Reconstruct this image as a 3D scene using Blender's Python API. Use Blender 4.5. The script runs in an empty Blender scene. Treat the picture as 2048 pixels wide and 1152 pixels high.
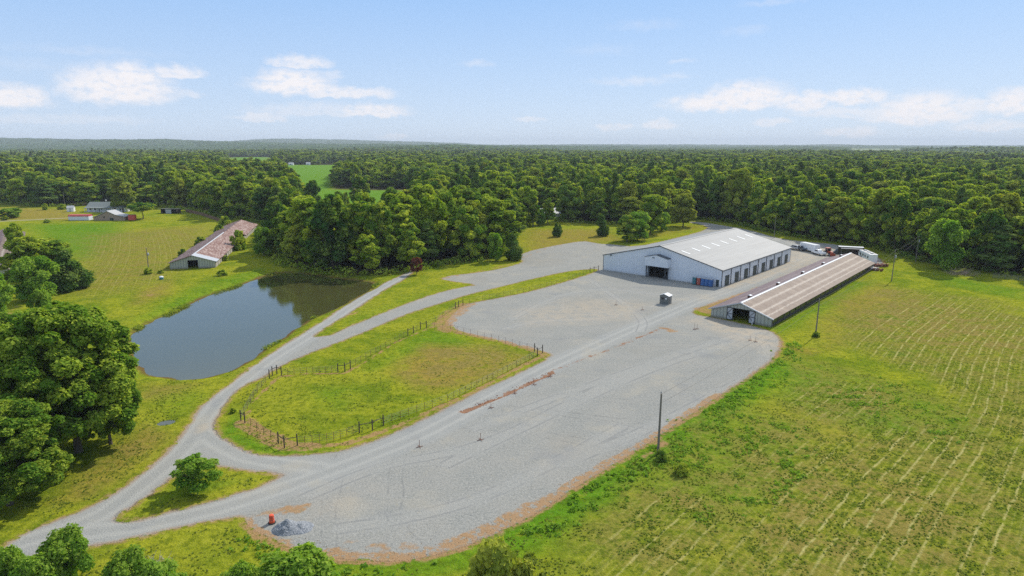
import bpy, math, random
import numpy as np
from mathutils import Vector, Matrix
# ------------------------------------------------------------------ camera, world, sun, exposure
F_PX, HOR, CAM_H = 1300.0, 288.5, 40.0
PITCH = math.atan((576 - HOR) / F_PX)
SUN_AZ, SUN_EL = math.radians(51.0), math.radians(42.0)
sc = bpy.context.scene
COL = sc.collection
cam_d = bpy.data.cameras.new("camera"); cam = bpy.data.objects.new("camera", cam_d); COL.objects.link(cam)
cam_d.sensor_width = 36; cam_d.lens = F_PX * 36 / 2048; cam_d.clip_start = 0.5; cam_d.clip_end = 60000
cam.location = (0, 0, CAM_H); cam.rotation_euler = (math.pi / 2 - PITCH, 0, 0)
sc.camera = cam
sc.view_settings.view_transform = 'Standard'; sc.view_settings.look = 'None'; sc.view_settings.gamma = 1
sc.view_settings.exposure = 0.32
cy = sc.cycles
cy.max_bounces = 6; cy.diffuse_bounces = 3; cy.glossy_bounces = 2; cy.transmission_bounces = 4; cy.volume_bounces = 0
cy.transparent_max_bounces = 6; cy.use_denoising = False; cy.sample_clamp_indirect = 4
cy.caustics_reflective = False; cy.caustics_refractive = False

def node_maker(nt):
    N, L = nt.nodes, nt.links
    class K: pass
    k = K(); k.N = N; k.L = L
    def setin(s, v):
        if v is None: return
        if isinstance(v, bpy.types.NodeSocket): L.new(v, s)
        else:
            if s.type == 'RGBA' and len(v) == 3: v = (*v, 1)
            s.default_value = v
    k.setin = setin
    def math_(op, a, b=None, c=None, clamp=False):
        n = N.new('ShaderNodeMath'); n.operation = op; n.use_clamp = clamp
        setin(n.inputs[0], a); setin(n.inputs[1], b)
        if c is not None: setin(n.inputs[2], c)
        return n.outputs[0]
    k.m = math_
    def mix(f, a, b, mode='MIX'):
        n = N.new('ShaderNodeMix'); n.data_type = 'RGBA'; n.blend_type = mode; n.clamp_factor = True
        setin(n.inputs[0], f); setin(n.inputs[6], a); setin(n.inputs[7], b); return n.outputs[2]
    k.mix = mix
    def noise(vec, scale, detail=3, rough=0.55, dist=0.0, out=0):
        n = N.new('ShaderNodeTexNoise'); setin(n.inputs['Vector'], vec)
        n.inputs['Scale'].default_value = scale; n.inputs['Detail'].default_value = detail
        n.inputs['Roughness'].default_value = rough; n.inputs['Distortion'].default_value = dist
        return n.outputs[out]
    k.noise = noise
    def rng(v, lo, hi, a=0.0, b=1.0, smooth=True):
        n = N.new('ShaderNodeMapRange'); n.interpolation_type = 'SMOOTHSTEP' if smooth else 'LINEAR'
        setin(n.inputs[0], v); setin(n.inputs[1], lo); setin(n.inputs[2], hi); setin(n.inputs[3], a); setin(n.inputs[4], b)
        return n.outputs[0]
    k.rng = rng
    def attr(name):
        n = N.new('ShaderNodeAttribute'); n.attribute_name = name; return n.outputs['Fac']
    k.attr = attr
    def mapping(vec, scale=(1, 1, 1), rot=(0, 0, 0), loc=(0, 0, 0)):
        n = N.new('ShaderNodeMapping'); setin(n.inputs[0], vec); n.inputs['Scale'].default_value = scale
        n.inputs['Rotation'].default_value = rot; n.inputs['Location'].default_value = loc; return n.outputs[0]
    k.map = mapping
    return k

world = bpy.data.worlds.new("World"); sc.world = world; world.use_nodes = True
wt = world.node_tree; wt.nodes.clear(); k = node_maker(wt)
sky = wt.nodes.new('ShaderNodeTexSky'); sky.sky_type = 'NISHITA'; sky.sun_disc = False
sky.sun_elevation = SUN_EL; sky.sun_rotation = math.pi / 2 - SUN_AZ; sky.air_density = 1.0; sky.dust_density = 0.6; sky.ozone_density = 2.5
tc = wt.nodes.new('ShaderNodeTexCoord'); sep = wt.nodes.new('ShaderNodeSeparateXYZ'); wt.links.new(tc.outputs['Generated'], sep.inputs[0])
X, Y, Z = sep.outputs
az = k.m('MULTIPLY', k.m('ARCTAN2', X, Y), 57.2958)          # degrees right of north
el = k.m('MULTIPLY', k.m('ARCSINE', Z), 57.2958)             # degrees above the horizon
comb = wt.nodes.new('ShaderNodeCombineXYZ'); wt.links.new(az, comb.inputs[0]); wt.links.new(k.m('MULTIPLY', el, 1.5), comb.inputs[1])
cv = comb.outputs[0]
w1 = k.m('SUBTRACT', k.noise(cv, 0.7, 5, 0.6), 0.5)
w2 = k.m('SUBTRACT', k.noise(k.map(cv, loc=(31, 7, 3)), 0.7, 6, 0.62), 0.5)
azw = k.m('ADD', az, k.m('MULTIPLY', w1, 3.0)); elw = k.m('ADD', el, k.m('MULTIPLY', w2, 1.3))
def sky_deg(x, y):
    u = (x - 1024) / F_PX; v = (576 - y) / F_PX
    d = Vector((u, math.cos(PITCH) + v * math.sin(PITCH), -math.sin(PITCH) + v * math.cos(PITCH))).normalized()
    return math.degrees(math.atan2(d.x, d.y)), math.degrees(math.asin(d.z))
# cumulus banks: centre, half width, height above base, below base, strength
CLOUDS = [(238, 182, 98, 50, 26, 1.0), (262, 160, 50, 34, 14, .9), (355, 148, 50, 18, 9, .75), (25, 198, 60, 26, 16, .95), (375, 190, 30, 12, 8, .4),
          (598, 128, 62, 18, 8, .7), (585, 172, 85, 34, 18, 1.0), (690, 188, 110, 16, 10, .75), (665, 155, 22, 16, 8, .35), (745, 226, 80, 20, 9, .8),
          (520, 236, 60, 10, 6, .5), (120, 240, 150, 12, 8, .25), (790, 274, 40, 8, 5, .5), (650, 225, 160, 20, 10, .35),
          (1455, 208, 125, 24, 16, .95), (1500, 196, 90, 34, 22, 1.0), (1610, 204, 60, 20, 20, .8), (1705, 196, 70, 20, 14, .85), (1840, 232, 92, 44, 16, 1.0),
          (1690, 226, 100, 12, 9, .5), (1945, 212, 50, 16, 14, .65), (2020, 212, 50, 30, 16, .9), (1980, 255, 60, 14, 7, .6),
          (1545, 245, 36, 10, 6, .5), (1700, 268, 55, 16, 6, .65), (1320, 254, 48, 14, 6, .6), (1225, 256, 40, 8, 5, .5), (1060, 240, 38, 5, 4, .4)]
WISPS = [(955, 128, 50, 8, .3), (1270, 162, 110, 12, .35), (1355, 152, 40, 8, .3), (1360, 124, 36, 7, .3), (1290, 50, 90, 14, .16), (1490, 62, 60, 12, .16),
         (180, 102, 160, 12, .14), (1200, 100, 90, 14, .12), (1540, 5, 80, 8, .2), (60, 130, 120, 16, .12)]
dens = None; body = None
for (cx, cyy, hw, up, dn, s) in CLOUDS:
    a0, e0 = sky_deg(cx, cyy); sa = hw / 22.0; su = up / 22.0; sd_ = dn / 22.0
    dx = k.m('DIVIDE', k.m('SUBTRACT', azw, a0), sa)
    de = k.m('SUBTRACT', elw, e0)
    dy = k.m('MAXIMUM', k.m('DIVIDE', de, su), k.m('DIVIDE', de, -sd_))
    r = k.m('SQRT', k.m('ADD', k.m('MULTIPLY', dx, dx), k.m('MULTIPLY', dy, dy)))
    sharp = k.rng(r, 1.10, 0.40, 0, min(1.0, s * 1.1))
    dens = sharp if dens is None else k.m('MAXIMUM', dens, sharp)
for (cx, cyy, hw, hh, s) in WISPS:
    a0, e0 = sky_deg(cx, cyy)
    dx = k.m('DIVIDE', k.m('SUBTRACT', azw, a0), hw / 22.0); dy = k.m('DIVIDE', k.m('SUBTRACT', elw, e0), hh / 22.0)
    r = k.m('SQRT', k.m('ADD', k.m('MULTIPLY', dx, dx), k.m('MULTIPLY', dy, dy)))
    dens = k.m('MAXIMUM', dens, k.rng(r, 1.0, 0.0, 0, s))
fine = k.noise(k.map(cv, scale=(1, 1.2, 1)), 1.1, 6, 0.62)
dens = k.m('MULTIPLY', dens, k.rng(fine, 0.28, 0.56, 0.40, 1.0))
skyc = k.mix(1.0, sky.outputs[0], (1.25, 1.3, 1.35), 'MULTIPLY')
low = k.mix(k.m('POWER', k.rng(el, 0.0, 13.5, 0, 1, smooth=False), 0.8), (5.5, 6.4, 7.6), (2.5, 4.4, 7.5))
hz = k.rng(el, 48.0, 14.0, .35, .92)
fill_clouds = k.noise(k.map(tc.outputs['Generated'], scale=(1, 1, 2.2)), 1.5, 5, .6)                 # noise for the added clouds; hz gives pale summer haze towards the horizon
skyc = k.mix(hz, skyc, low)
skyc = k.mix(k.m('MULTIPLY', k.rng(fill_clouds, .44, .6, 0, .85), k.rng(el, 15.0, 26.0)), skyc, (9.5, 9.6, 9.8))   # bright clouds added overhead and behind, out of view, to raise ambient fill
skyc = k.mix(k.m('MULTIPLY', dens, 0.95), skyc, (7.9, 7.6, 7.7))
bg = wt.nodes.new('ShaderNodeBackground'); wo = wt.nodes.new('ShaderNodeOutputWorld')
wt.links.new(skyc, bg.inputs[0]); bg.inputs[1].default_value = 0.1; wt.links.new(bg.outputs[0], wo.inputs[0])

sun_vec = Vector((math.cos(SUN_AZ) * math.cos(SUN_EL), math.sin(SUN_AZ) * math.cos(SUN_EL), math.sin(SUN_EL)))
sl = bpy.data.lights.new("sun", 'SUN'); sl.energy = 3.5; sl.angle = math.radians(0.6); sl.color = (1.0, 0.95, 0.86)
so = bpy.data.objects.new("sun", sl); COL.objects.link(so); so.rotation_euler = sun_vec.to_track_quat('Z', 'Y').to_euler(); so.location = (0, 0, 300)

# ------------------------------------------------------------------ layout helpers (photo pixel -> point on the ground)
def P(x, y, z=0.0):
    u = (x - 1024) / F_PX; v = (576 - y) / F_PX
    d = (u, math.cos(PITCH) + v * math.sin(PITCH), -math.sin(PITCH) + v * math.cos(PITCH))
    t = (z - CAM_H) / d[2]
    return np.array([d[0] * t, d[1] * t])
def PP(l, z=0.0): return np.array([P(a, b, z) for a, b in l])
def proj(x, y, z):
    Zc = y * math.cos(PITCH) - (z - CAM_H) * math.sin(PITCH); Yc = y * math.sin(PITCH) + (z - CAM_H) * math.cos(PITCH)
    return 1024 + F_PX * x / Zc, 576 - F_PX * Yc / Zc
def sd_poly(pts, poly):
    """signed distance, positive inside"""
    n = len(poly); d = np.full(len(pts), 1e18); inside = np.zeros(len(pts), bool)
    x, y = pts[:, 0], pts[:, 1]
    for i in range(n):
        a = poly[i]; b = poly[(i + 1) % n]; e = b - a; L2 = e @ e + 1e-12
        t = np.clip(((x - a[0]) * e[0] + (y - a[1]) * e[1]) / L2, 0, 1)
        dx = x - a[0] - t * e[0]; dy = y - a[1] - t * e[1]
        d = np.minimum(d, dx * dx + dy * dy)
        c = ((a[1] > y) != (b[1] > y))
        if abs(b[1] - a[1]) > 1e-12:
            inside ^= c & (x < (b[0] - a[0]) * (y - a[1]) / (b[1] - a[1]) + a[0])
    return np.where(inside, 1, -1) * np.sqrt(d)
def d_line(pts, line):
    d = np.full(len(pts), 1e18); x, y = pts[:, 0], pts[:, 1]
    for i in range(len(line) - 1):
        a = line[i]; e = line[i + 1] - a; L2 = e @ e + 1e-12
        t = np.clip(((x - a[0]) * e[0] + (y - a[1]) * e[1]) / L2, 0, 1)
        d = np.minimum(d, (x - a[0] - t * e[0]) ** 2 + (y - a[1] - t * e[1]) ** 2)
    return np.sqrt(d)
def smooth(poly, it=2, closed=True):
    for _ in range(it):
        q = []
        n = len(poly); R = range(n) if closed else range(n - 1)
        if not closed: q.append(poly[0])
        for i in R:
            a, b = poly[i], poly[(i + 1) % n]; q += [a * .75 + b * .25, a * .25 + b * .75]
        if not closed: q.append(poly[-1])
        poly = np.array(q)
    return poly
def sstep(a, b, x):
    t = np.clip((x - a) / (b - a), 0, 1); return t * t * (3 - 2 * t)
def vnoise(x, y, s, seed=0):
    x = x / s + seed * 17.3; y = y / s - seed * 9.1
    xi = np.floor(x).astype(np.int64); yi = np.floor(y).astype(np.int64); fx = x - xi; fy = y - yi
    fx = fx * fx * (3 - 2 * fx); fy = fy * fy * (3 - 2 * fy)
    def h(i, j):
        n = (i * 374761393 + j * 668265263 + seed * 1442695041) & 0xffffffff
        n = ((n ^ (n >> 13)) * 1274126177) & 0xffffffff
        return ((n ^ (n >> 16)) & 0xffff) / 65535.0
    return (h(xi, yi) * (1 - fx) + h(xi + 1, yi) * fx) * (1 - fy) + (h(xi, yi + 1) * (1 - fx) + h(xi + 1, yi + 1) * fx) * fy
def fbm(x, y, s, seed=0, o=3):
    r = 0; a = .5; t = 0
    for i in range(o): r = r + a * vnoise(x, y, s / 2 ** i, seed + i); t += a; a *= .5
    return r / t

def mesh_np(name, verts, faces, mat=None, parent=None, attrs=None, smooth_shade=False):
    me = bpy.data.meshes.new(name)
    verts = np.asarray(verts, dtype=np.float32)
    if isinstance(faces, np.ndarray):
        n, kk = faces.shape
        me.vertices.add(len(verts)); me.vertices.foreach_set('co', verts.ravel())
        me.loops.add(n * kk); me.loops.foreach_set('vertex_index', faces.astype(np.int32).ravel())
        me.polygons.add(n); me.polygons.foreach_set('loop_start', np.arange(0, n * kk, kk, dtype=np.int32))
        me.update(calc_edges=True)
    else:
        me.from_pydata([tuple(v) for v in verts], [], faces); me.update()
    if attrs:
        for an, av in attrs.items():
            a = me.attributes.new(an, 'FLOAT', 'POINT'); a.data.foreach_set('value', np.asarray(av, dtype=np.float32))
    if smooth_shade: me.polygons.foreach_set('use_smooth', np.ones(len(me.polygons), bool))
    if mat: me.materials.append(mat)
    o = bpy.data.objects.new(name, me); COL.objects.link(o)
    if parent: o.parent = parent
    return o
def tag(o, label=None, cat=None, group=None, kind=None):
    if label: o['label'] = label
    if cat: o['category'] = cat
    if group: o['group'] = group
    if kind: o['kind'] = kind
    return o
def empty(name, loc=(0, 0, 0), rz=0.0, label=None, cat=None, group=None):
    o = bpy.data.objects.new(name, None); COL.objects.link(o); o.location = loc; o.rotation_euler = (0, 0, rz)
    o.empty_display_size = 0.5
    return tag(o, label, cat, group)

class MB:
    """collects shapes for one mesh"""
    def __init__(s): s.v = []; s.f = []
    def add(s, vs, fs):
        n = len(s.v); s.v += [tuple(v) for v in vs]; s.f += [tuple(i + n for i in f) for f in fs]; return s
    def box(s, x0, x1, y0, y1, z0, z1, M=None):
        vs = [Vector((x, y, z)) for z in (z0, z1) for x, y in ((x0, y0), (x1, y0), (x1, y1), (x0, y1))]
        if M is not None: vs = [M @ v for v in vs]
        return s.add(vs, [(3, 2, 1, 0), (4, 5, 6, 7), (0, 1, 5, 4), (1, 2, 6, 5), (2, 3, 7, 6), (3, 0, 4, 7)])
    def prism(s, poly, axis, a, b, M=None):
        """2D polygon extruded along axis from a to b; poly coords are the other two axes in order"""
        n = len(poly)
        def mk(p, t):
            return Vector((t, p[0], p[1])) if axis == 'x' else Vector((p[0], t, p[1])) if axis == 'y' else Vector((p[0], p[1], t))
        vs = [mk(p, a) for p in poly] + [mk(p, b) for p in poly]
        if M is not None: vs = [M @ v for v in vs]
        return s.add(vs, [tuple(range(n))[::-1], tuple(range(n, 2 * n))] + [(i, (i + 1) % n, n + (i + 1) % n, n + i) for i in range(n)])
    def tube(s, p0, p1, r0, r1=None, n=8, caps=True):
        r1 = r0 if r1 is None else r1
        p0 = Vector(p0); p1 = Vector(p1); d = (p1 - p0).normalized(); u = d.orthogonal().normalized(); w = d.cross(u)
        vs = [p0 + (u * math.cos(t) + w * math.sin(t)) * r0 for t in [2 * math.pi * i / n for i in range(n)]]
        vs += [p1 + (u * math.cos(t) + w * math.sin(t)) * r1 for t in [2 * math.pi * i / n for i in range(n)]]
        fs = [(i, (i + 1) % n, n + (i + 1) % n, n + i) for i in range(n)]
        if caps: fs += [tuple(range(n))[::-1], tuple(range(n, 2 * n))]
        return s.add(vs, fs)
    def lathe(s, prof, n=14, c=(0, 0, 0)):
        vs = []; fs = []
        for r, z in prof:
            for i in range(n):
                t = 2 * math.pi * i / n; vs.append((c[0] + r * math.cos(t), c[1] + r * math.sin(t), c[2] + z))
        for j in range(len(prof) - 1):
            for i in range(n): fs.append((j * n + i, j * n + (i + 1) % n, (j + 1) * n + (i + 1) % n, (j + 1) * n + i))
        fs += [tuple(range(n))[::-1], tuple(range((len(prof) - 1) * n, len(prof) * n))]
        return s.add(vs, fs)
    def build(s, name, mat, parent=None, bevel=0.0, smooth_shade=False):
        me = bpy.data.meshes.new(name); me.from_pydata(s.v, [], s.f); me.update(); me.materials.append(mat)
        if smooth_shade: me.polygons.foreach_set('use_smooth', np.ones(len(me.polygons), bool))
        o = bpy.data.objects.new(name, me); COL.objects.link(o)
        if parent: o.parent = parent
        if bevel:
            b = o.modifiers.new('bevel', 'BEVEL'); b.width = bevel; b.segments = 2; b.limit_method = 'ANGLE'
        return o

# ------------------------------------------------------------------ materials
def new_mat(name):
    m = bpy.data.materials.new(name); m.use_nodes = True; m.node_tree.nodes.clear(); kk = node_maker(m.node_tree)
    kk.out = m.node_tree.nodes.new('ShaderNodeOutputMaterial')
    return m, kk
def principled(kk, col, rough=0.7, metal=0.0, normal=None, spec=None):
    b = kk.N.new('ShaderNodeBsdfPrincipled'); kk.setin(b.inputs['Base Color'], col); kk.setin(b.inputs['Roughness'], rough)
    kk.setin(b.inputs['Metallic'], metal)
    if spec is not None: b.inputs['Specular IOR Level'].default_value = spec
    if normal is not None: kk.L.new(normal, b.inputs['Normal'])
    kk.L.new(b.outputs[0], kk.out.inputs[0]); return b
def bump(kk, h, strength=0.3, dist=0.05):
    n = kk.N.new('ShaderNodeBump'); n.inputs['Strength'].default_value = strength; n.inputs['Distance'].default_value = dist
    kk.L.new(h, n.inputs['Height']); return n.outputs[0]
def geo_pos(kk): return kk.N.new('ShaderNodeNewGeometry').outputs['Position']
def obj_pos(kk): return kk.N.new('ShaderNodeTexCoord').outputs['Object']
def mat_simple(name, col, rough=0.6, metal=0.0, var=0.12, scale=2.0, spec=None):
    m, kk = new_mat(name); p = obj_pos(kk); n = kk.noise(p, scale, 4)
    c = kk.mix(n, tuple(max(0, v * (1 - var * 2)) for v in col), tuple(min(1, v * (1 + var)) for v in col))
    principled(kk, c, rough, metal, spec=spec); return m
def mat_ribbed(name, col, rough, metal, pitch, axis='x', dirt=(0.3, 0.25, 0.2), dirt_amt=0.15, var=0.08, rib_str=0.35, low_dirt=0.0, rib_dark=.12):
    """sheet metal with ribs repeating along one local axis"""
    m, kk = new_mat(name); p = obj_pos(kk); s = kk.N.new('ShaderNodeSeparateXYZ'); kk.L.new(p, s.inputs[0])
    t = s.outputs['XYZ'.index(axis.upper())]
    ph = kk.m('FRACT', kk.m('DIVIDE', t, pitch)); rib = kk.rng(kk.m('ABSOLUTE', kk.m('SUBTRACT', ph, 0.5)), 0.34, 0.46, 0, 1)
    n = kk.noise(p, 0.6, 5, 0.6); n2 = kk.noise(kk.map(p, scale=(3, 3, 0.4)), 1.2, 4, 0.6)
    sheet = kk.m('FLOOR', kk.m('DIVIDE', t, pitch * 3)); wn = kk.N.new('ShaderNodeTexWhiteNoise'); wn.noise_dimensions = '1D'; kk.L.new(sheet, wn.inputs['W'])
    c = kk.mix(n, tuple(v * (1 - var) for v in col), tuple(min(1, v * (1 + var)) for v in col))
    c = kk.mix(kk.m('MULTIPLY', wn.outputs[0], 0.10), c, tuple(v * 0.75 for v in col))
    c = kk.mix(kk.rng(n2, 0.5, 0.8, 0, dirt_amt), c, dirt)
    if low_dirt:
        z = s.outputs['Z']; c = kk.mix(kk.rng(kk.m('ADD', z, kk.m('MULTIPLY', n2, -0.5)), 0.5, -0.2, 0, low_dirt), c, dirt)
    c = kk.mix(kk.m('MULTIPLY', rib, rib_dark), c, tuple(v * .45 for v in col)); principled(kk, c, rough, metal, bump(kk, rib, rib_str, 0.03)); return m

M = {}
M['white_wall'] = mat_ribbed('white_wall_metal', (0.70, 0.73, 0.77), 0.42, 0.0, 0.9, 'y', dirt=(0.5, 0.45, 0.38), dirt_amt=0.10, var=0.03, low_dirt=0.35)
M['white_wall_side'] = mat_ribbed('white_wall_metal_side', (0.70, 0.73, 0.77), 0.42, 0.0, 0.9, 'x', dirt=(0.5, 0.45, 0.38), dirt_amt=0.10, var=0.03, low_dirt=0.35)
M['dark_trim'] = mat_simple('dark_trim', (0.035, 0.045, 0.06), 0.4)
M['dark_door'] = mat_simple('dark_green_door', (0.035, 0.055, 0.055), 0.5)
M['dark'] = mat_simple('dark_interior', (0.05, 0.045, 0.04), 0.9)
M['glass'] = mat_simple('dark_glass', (0.02, 0.025, 0.03), 0.08, 0.0, 0.05)
M['rubber'] = mat_simple('rubber', (0.02, 0.02, 0.02), 0.8)
M['steel'] = mat_simple('weathered_steel', (0.22, 0.22, 0.22), 0.5, 0.4)
M['chrome'] = mat_simple('rim_metal', (0.5, 0.5, 0.52), 0.3, 0.8)
M['white'] = mat_simple('white_paint', (0.78, 0.78, 0.78), 0.35, 0, 0.04)
M['silver'] = mat_simple('silver_paint', (0.45, 0.47, 0.50), 0.3, 0.4, 0.04)
M['darkblue'] = mat_simple('dark_blue_paint', (0.07, 0.085, 0.11), 0.3, 0.2, 0.04)
M['black'] = mat_simple('black_paint', (0.025, 0.025, 0.028), 0.3, 0, 0.05)
M['red'] = mat_simple('red_paint', (0.42, 0.07, 0.03), 0.5, 0, 0.15)
M['rust'] = mat_simple('rusty_iron', (0.22, 0.09, 0.05), 0.8, 0, 0.3, 4)
M['wood_post'] = mat_simple('creosote_post', (0.085, 0.062, 0.045), 0.85, 0, 0.25, 3)
M['grey_wood'] = mat_simple('grey_weathered_pole', (0.20, 0.17, 0.14), 0.85, 0, 0.2, 2)
M['brown_wood'] = mat_simple('brown_board', (0.22, 0.12, 0.07), 0.8, 0, 0.2, 2)
M['orange'] = mat_simple('orange_plastic', (0.75, 0.10, 0.03), 0.45, 0, 0.08)
M['blue'] = mat_simple('blue_plastic', (0.05, 0.15, 0.38), 0.45, 0, 0.08)
M['teal'] = mat_simple('teal_plastic', (0.05, 0.20, 0.24), 0.45, 0, 0.08)
M['redplastic'] = mat_simple('brick_red_plastic', (0.45, 0.10, 0.07), 0.45, 0, 0.08)
M['concrete'] = mat_simple('concrete', (0.42, 0.39, 0.34), 0.9, 0, 0.12)
M['shingle'] = mat_simple('grey_green_shingle', (0.20, 0.22, 0.20), 0.85, 0, 0.1, 6)
M['redroof'] = mat_simple('red_metal_roof', (0.62, 0.09, 0.07), 0.45, 0, 0.1)
M['tanblock'] = mat_simple('tan_block', (0.36, 0.26, 0.20), 0.9, 0, 0.1)
M['greyroof'] = mat_ribbed('grey_metal_roof', (0.42, 0.42, 0.41), 0.6, 0.1, 0.6, 'y', dirt_amt=0.25)
M['greyboard'] = mat_ribbed('grey_corrugated_siding', (0.42, 0.43, 0.37), 0.6, 0.1, 0.8, 'y', dirt=(0.2, 0.15, 0.1), dirt_amt=0.35, rib_str=0.7, low_dirt=0.7, rib_dark=.7)
M['shed'] = mat_ribbed('grey_shed_metal', (0.16, 0.17, 0.16), 0.5, 0.2, 0.25, 'y', dirt_amt=0.2)
M['shed_roof'] = mat_simple('pale_sheet_metal', (0.45, 0.47, 0.49), 0.6, 0.1, 0.08)

# long galvanised roof of the white barn: panel laps run along the building
def roof_main():
    m, kk = new_mat('galvalume_roof'); p = obj_pos(kk); s = kk.N.new('ShaderNodeSeparateXYZ'); kk.L.new(p, s.inputs[0])
    wn = kk.noise(kk.map(p, scale=(0.035, 1.1, 0)), 1.0, 3, 0.6)
    lap = kk.m('FRACT', kk.m('DIVIDE', s.outputs[1], 2.45)); lapm = kk.rng(kk.m('ABSOLUTE', kk.m('SUBTRACT', lap, 0.5)), 0.455, 0.495, 0, 1)
    x = kk.m('FRACT', kk.m('DIVIDE', s.outputs[0], 0.95)); rib = kk.rng(kk.m('ABSOLUTE', kk.m('SUBTRACT', x, 0.5)), 0.38, 0.48, 0, 1)
    n = kk.noise(p, 0.15, 4)
    c = kk.mix(kk.rng(wn, .3, .7), (0.20, 0.20, 0.19), (0.265, 0.265, 0.25)); c = kk.mix(kk.m('MULTIPLY', lapm, .6), c, (0.185, 0.185, 0.18))
    c = kk.mix(kk.m('MULTIPLY', rib, .18), c, (0.24, 0.24, 0.24)); c = kk.mix(kk.m('MULTIPLY', n, .25), c, (0.36, 0.34, 0.31))
    principled(kk, c, 0.6, 0.0, bump(kk, kk.m('ADD', rib, kk.m('MULTIPLY', lapm, .6)), 0.25, 0.03), spec=.3); return m
M['roof_main'] = roof_main()
M['roof_main_left'] = M['roof_main']
M['skylight'] = mat_simple('translucent_roof_panel', (0.58, 0.59, 0.57), 0.5, 0, 0.03)
def roof_rust(name, cols, stripes=(), W=7.4, pebbles=0.0):
    """faded rusty sheet roof; stripes = distances from the eave (local y) of pale worn bands"""
    m, kk = new_mat(name); p = obj_pos(kk); s = kk.N.new('ShaderNodeSeparateXYZ'); kk.L.new(p, s.inputs[0])
    x = kk.m('FRACT', kk.m('DIVIDE', s.outputs[0], 0.66)); rib = kk.rng(kk.m('ABSOLUTE', kk.m('SUBTRACT', x, 0.5)), 0.36, 0.47, 0, 1)
    sheet = kk.m('FLOOR', kk.m('DIVIDE', s.outputs[0], 2.0)); wn = kk.N.new('ShaderNodeTexWhiteNoise'); wn.noise_dimensions = '1D'; kk.L.new(sheet, wn.inputs['W'])
    n = kk.noise(p, 0.5, 6, 0.65); n2 = kk.noise(kk.map(p, scale=(1.6, 0.12, 1)), 1.0, 4, 0.6)
    c = kk.mix(kk.rng(n, .35, .65), cols[0], cols[1]); c = kk.mix(kk.rng(n2, .4, .75, 0, .55), c, cols[2])
    c = kk.mix(kk.m('MULTIPLY', wn.outputs[0], .3), c, cols[3]); c = kk.mix(kk.m('MULTIPLY', rib, .3), c, tuple(v * .6 for v in cols[0]))
    if pebbles:
        v = kk.N.new('ShaderNodeTexVoronoi'); kk.L.new(kk.map(p, scale=(0.8, 1.6, 1)), v.inputs['Vector']); v.inputs['Scale'].default_value = 1.5
        sp = kk.N.new('ShaderNodeSeparateColor'); kk.L.new(v.outputs['Color'], sp.inputs[0])
        c = kk.mix(kk.m('MULTIPLY', kk.rng(sp.outputs[0], .5, .62), pebbles), c, (0.47, 0.37, 0.32)); c = kk.mix(kk.m('MULTIPLY', kk.rng(sp.outputs[1], .7, .75), .6), c, (0.14, 0.05, 0.035))
    for st in stripes:
        wob = kk.m('MULTIPLY', kk.m('SUBTRACT', kk.noise(p, 0.9, 3), 0.5), 0.7)
        d = kk.m('ABSOLUTE', kk.m('ADD', kk.m('SUBTRACT', s.outputs[1], st[0]), wob))
        band = kk.m('MULTIPLY', kk.rng(d, st[1], 0.03, 0, 0.85), kk.rng(kk.noise(p, 1.7, 4, .7), .3, .55, .45, 1))
        c = kk.mix(kk.m('MULTIPLY', band, .62), c, (0.44, 0.385, 0.32))
    principled(kk, c, 0.65, 0.1, bump(kk, rib, 0.5, 0.04), spec=.25); return m
RUST = ((0.142, 0.096, 0.066), (0.20, 0.145, 0.105), (0.25, 0.198, 0.152), (0.09, 0.05, 0.034))
M['roof_rust_right'] = roof_rust('faded_rusty_roof_right', RUST, ((0.9, .30), (2.45, .5), (4.75, .5), (6.95, .55)))
M['roof_rust_left'] = roof_rust('faded_rusty_roof_left', ((0.15, 0.10, 0.10), (0.21, 0.155, 0.15), (0.27, 0.21, 0.20), (0.10, 0.06, 0.055)), ((10.2, .35),))
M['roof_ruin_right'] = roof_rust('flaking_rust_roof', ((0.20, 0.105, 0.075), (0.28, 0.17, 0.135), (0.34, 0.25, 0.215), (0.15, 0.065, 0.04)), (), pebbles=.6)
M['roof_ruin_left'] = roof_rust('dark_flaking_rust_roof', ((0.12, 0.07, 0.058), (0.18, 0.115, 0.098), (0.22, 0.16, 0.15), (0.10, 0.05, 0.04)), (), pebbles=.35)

def leaf_mat(name, c1, c2, c3, trans=0.35, hue_obj=1.0):
    m, kk = new_mat(name); oi = kk.N.new('ShaderNodeObjectInfo'); t = kk.attr('tint')
    r = oi.outputs['Random']
    wn = kk.N.new('ShaderNodeTexWhiteNoise'); wn.noise_dimensions = '1D'; kk.L.new(kk.m('MULTIPLY', r, 91.7), wn.inputs['W'])
    c = kk.mix(kk.rng(r, 0.0, 1.0, 0, hue_obj, False), c1, c2)
    c = kk.mix(kk.rng(t, 0.25, 1.0, 0, 0.85, False), c, c3)
    c = kk.mix(kk.rng(wn.outputs[0], .8, 1.0, 0, .45 * hue_obj), c, (0.30, 0.27, 0.06))
    c = kk.mix(kk.rng(wn.outputs[0], .35, 0.0, 0, .6 * hue_obj), c, (0.04, 0.115, 0.035))
    d = kk.N.new('ShaderNodeBsdfDiffuse'); kk.L.new(c, d.inputs[0]); tr = kk.N.new('ShaderNodeBsdfTranslucent')
    ct = kk.mix(1.0, c, (1.5, 1.6, 0.55), 'MULTIPLY'); kk.L.new(ct, tr.inputs[0])
    mx = kk.N.new('ShaderNodeMixShader'); mx.inputs[0].default_value = trans; kk.L.new(d.outputs[0], mx.inputs[1]); kk.L.new(tr.outputs[0], mx.inputs[2])
    kk.L.new(mx.outputs[0], kk.out.inputs[0]); return m
M['leaf'] = leaf_mat('broadleaf_foliage', (0.055, 0.145, 0.024), (0.24, 0.34, 0.028), (0.52, 0.55, 0.055), .33)
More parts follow.
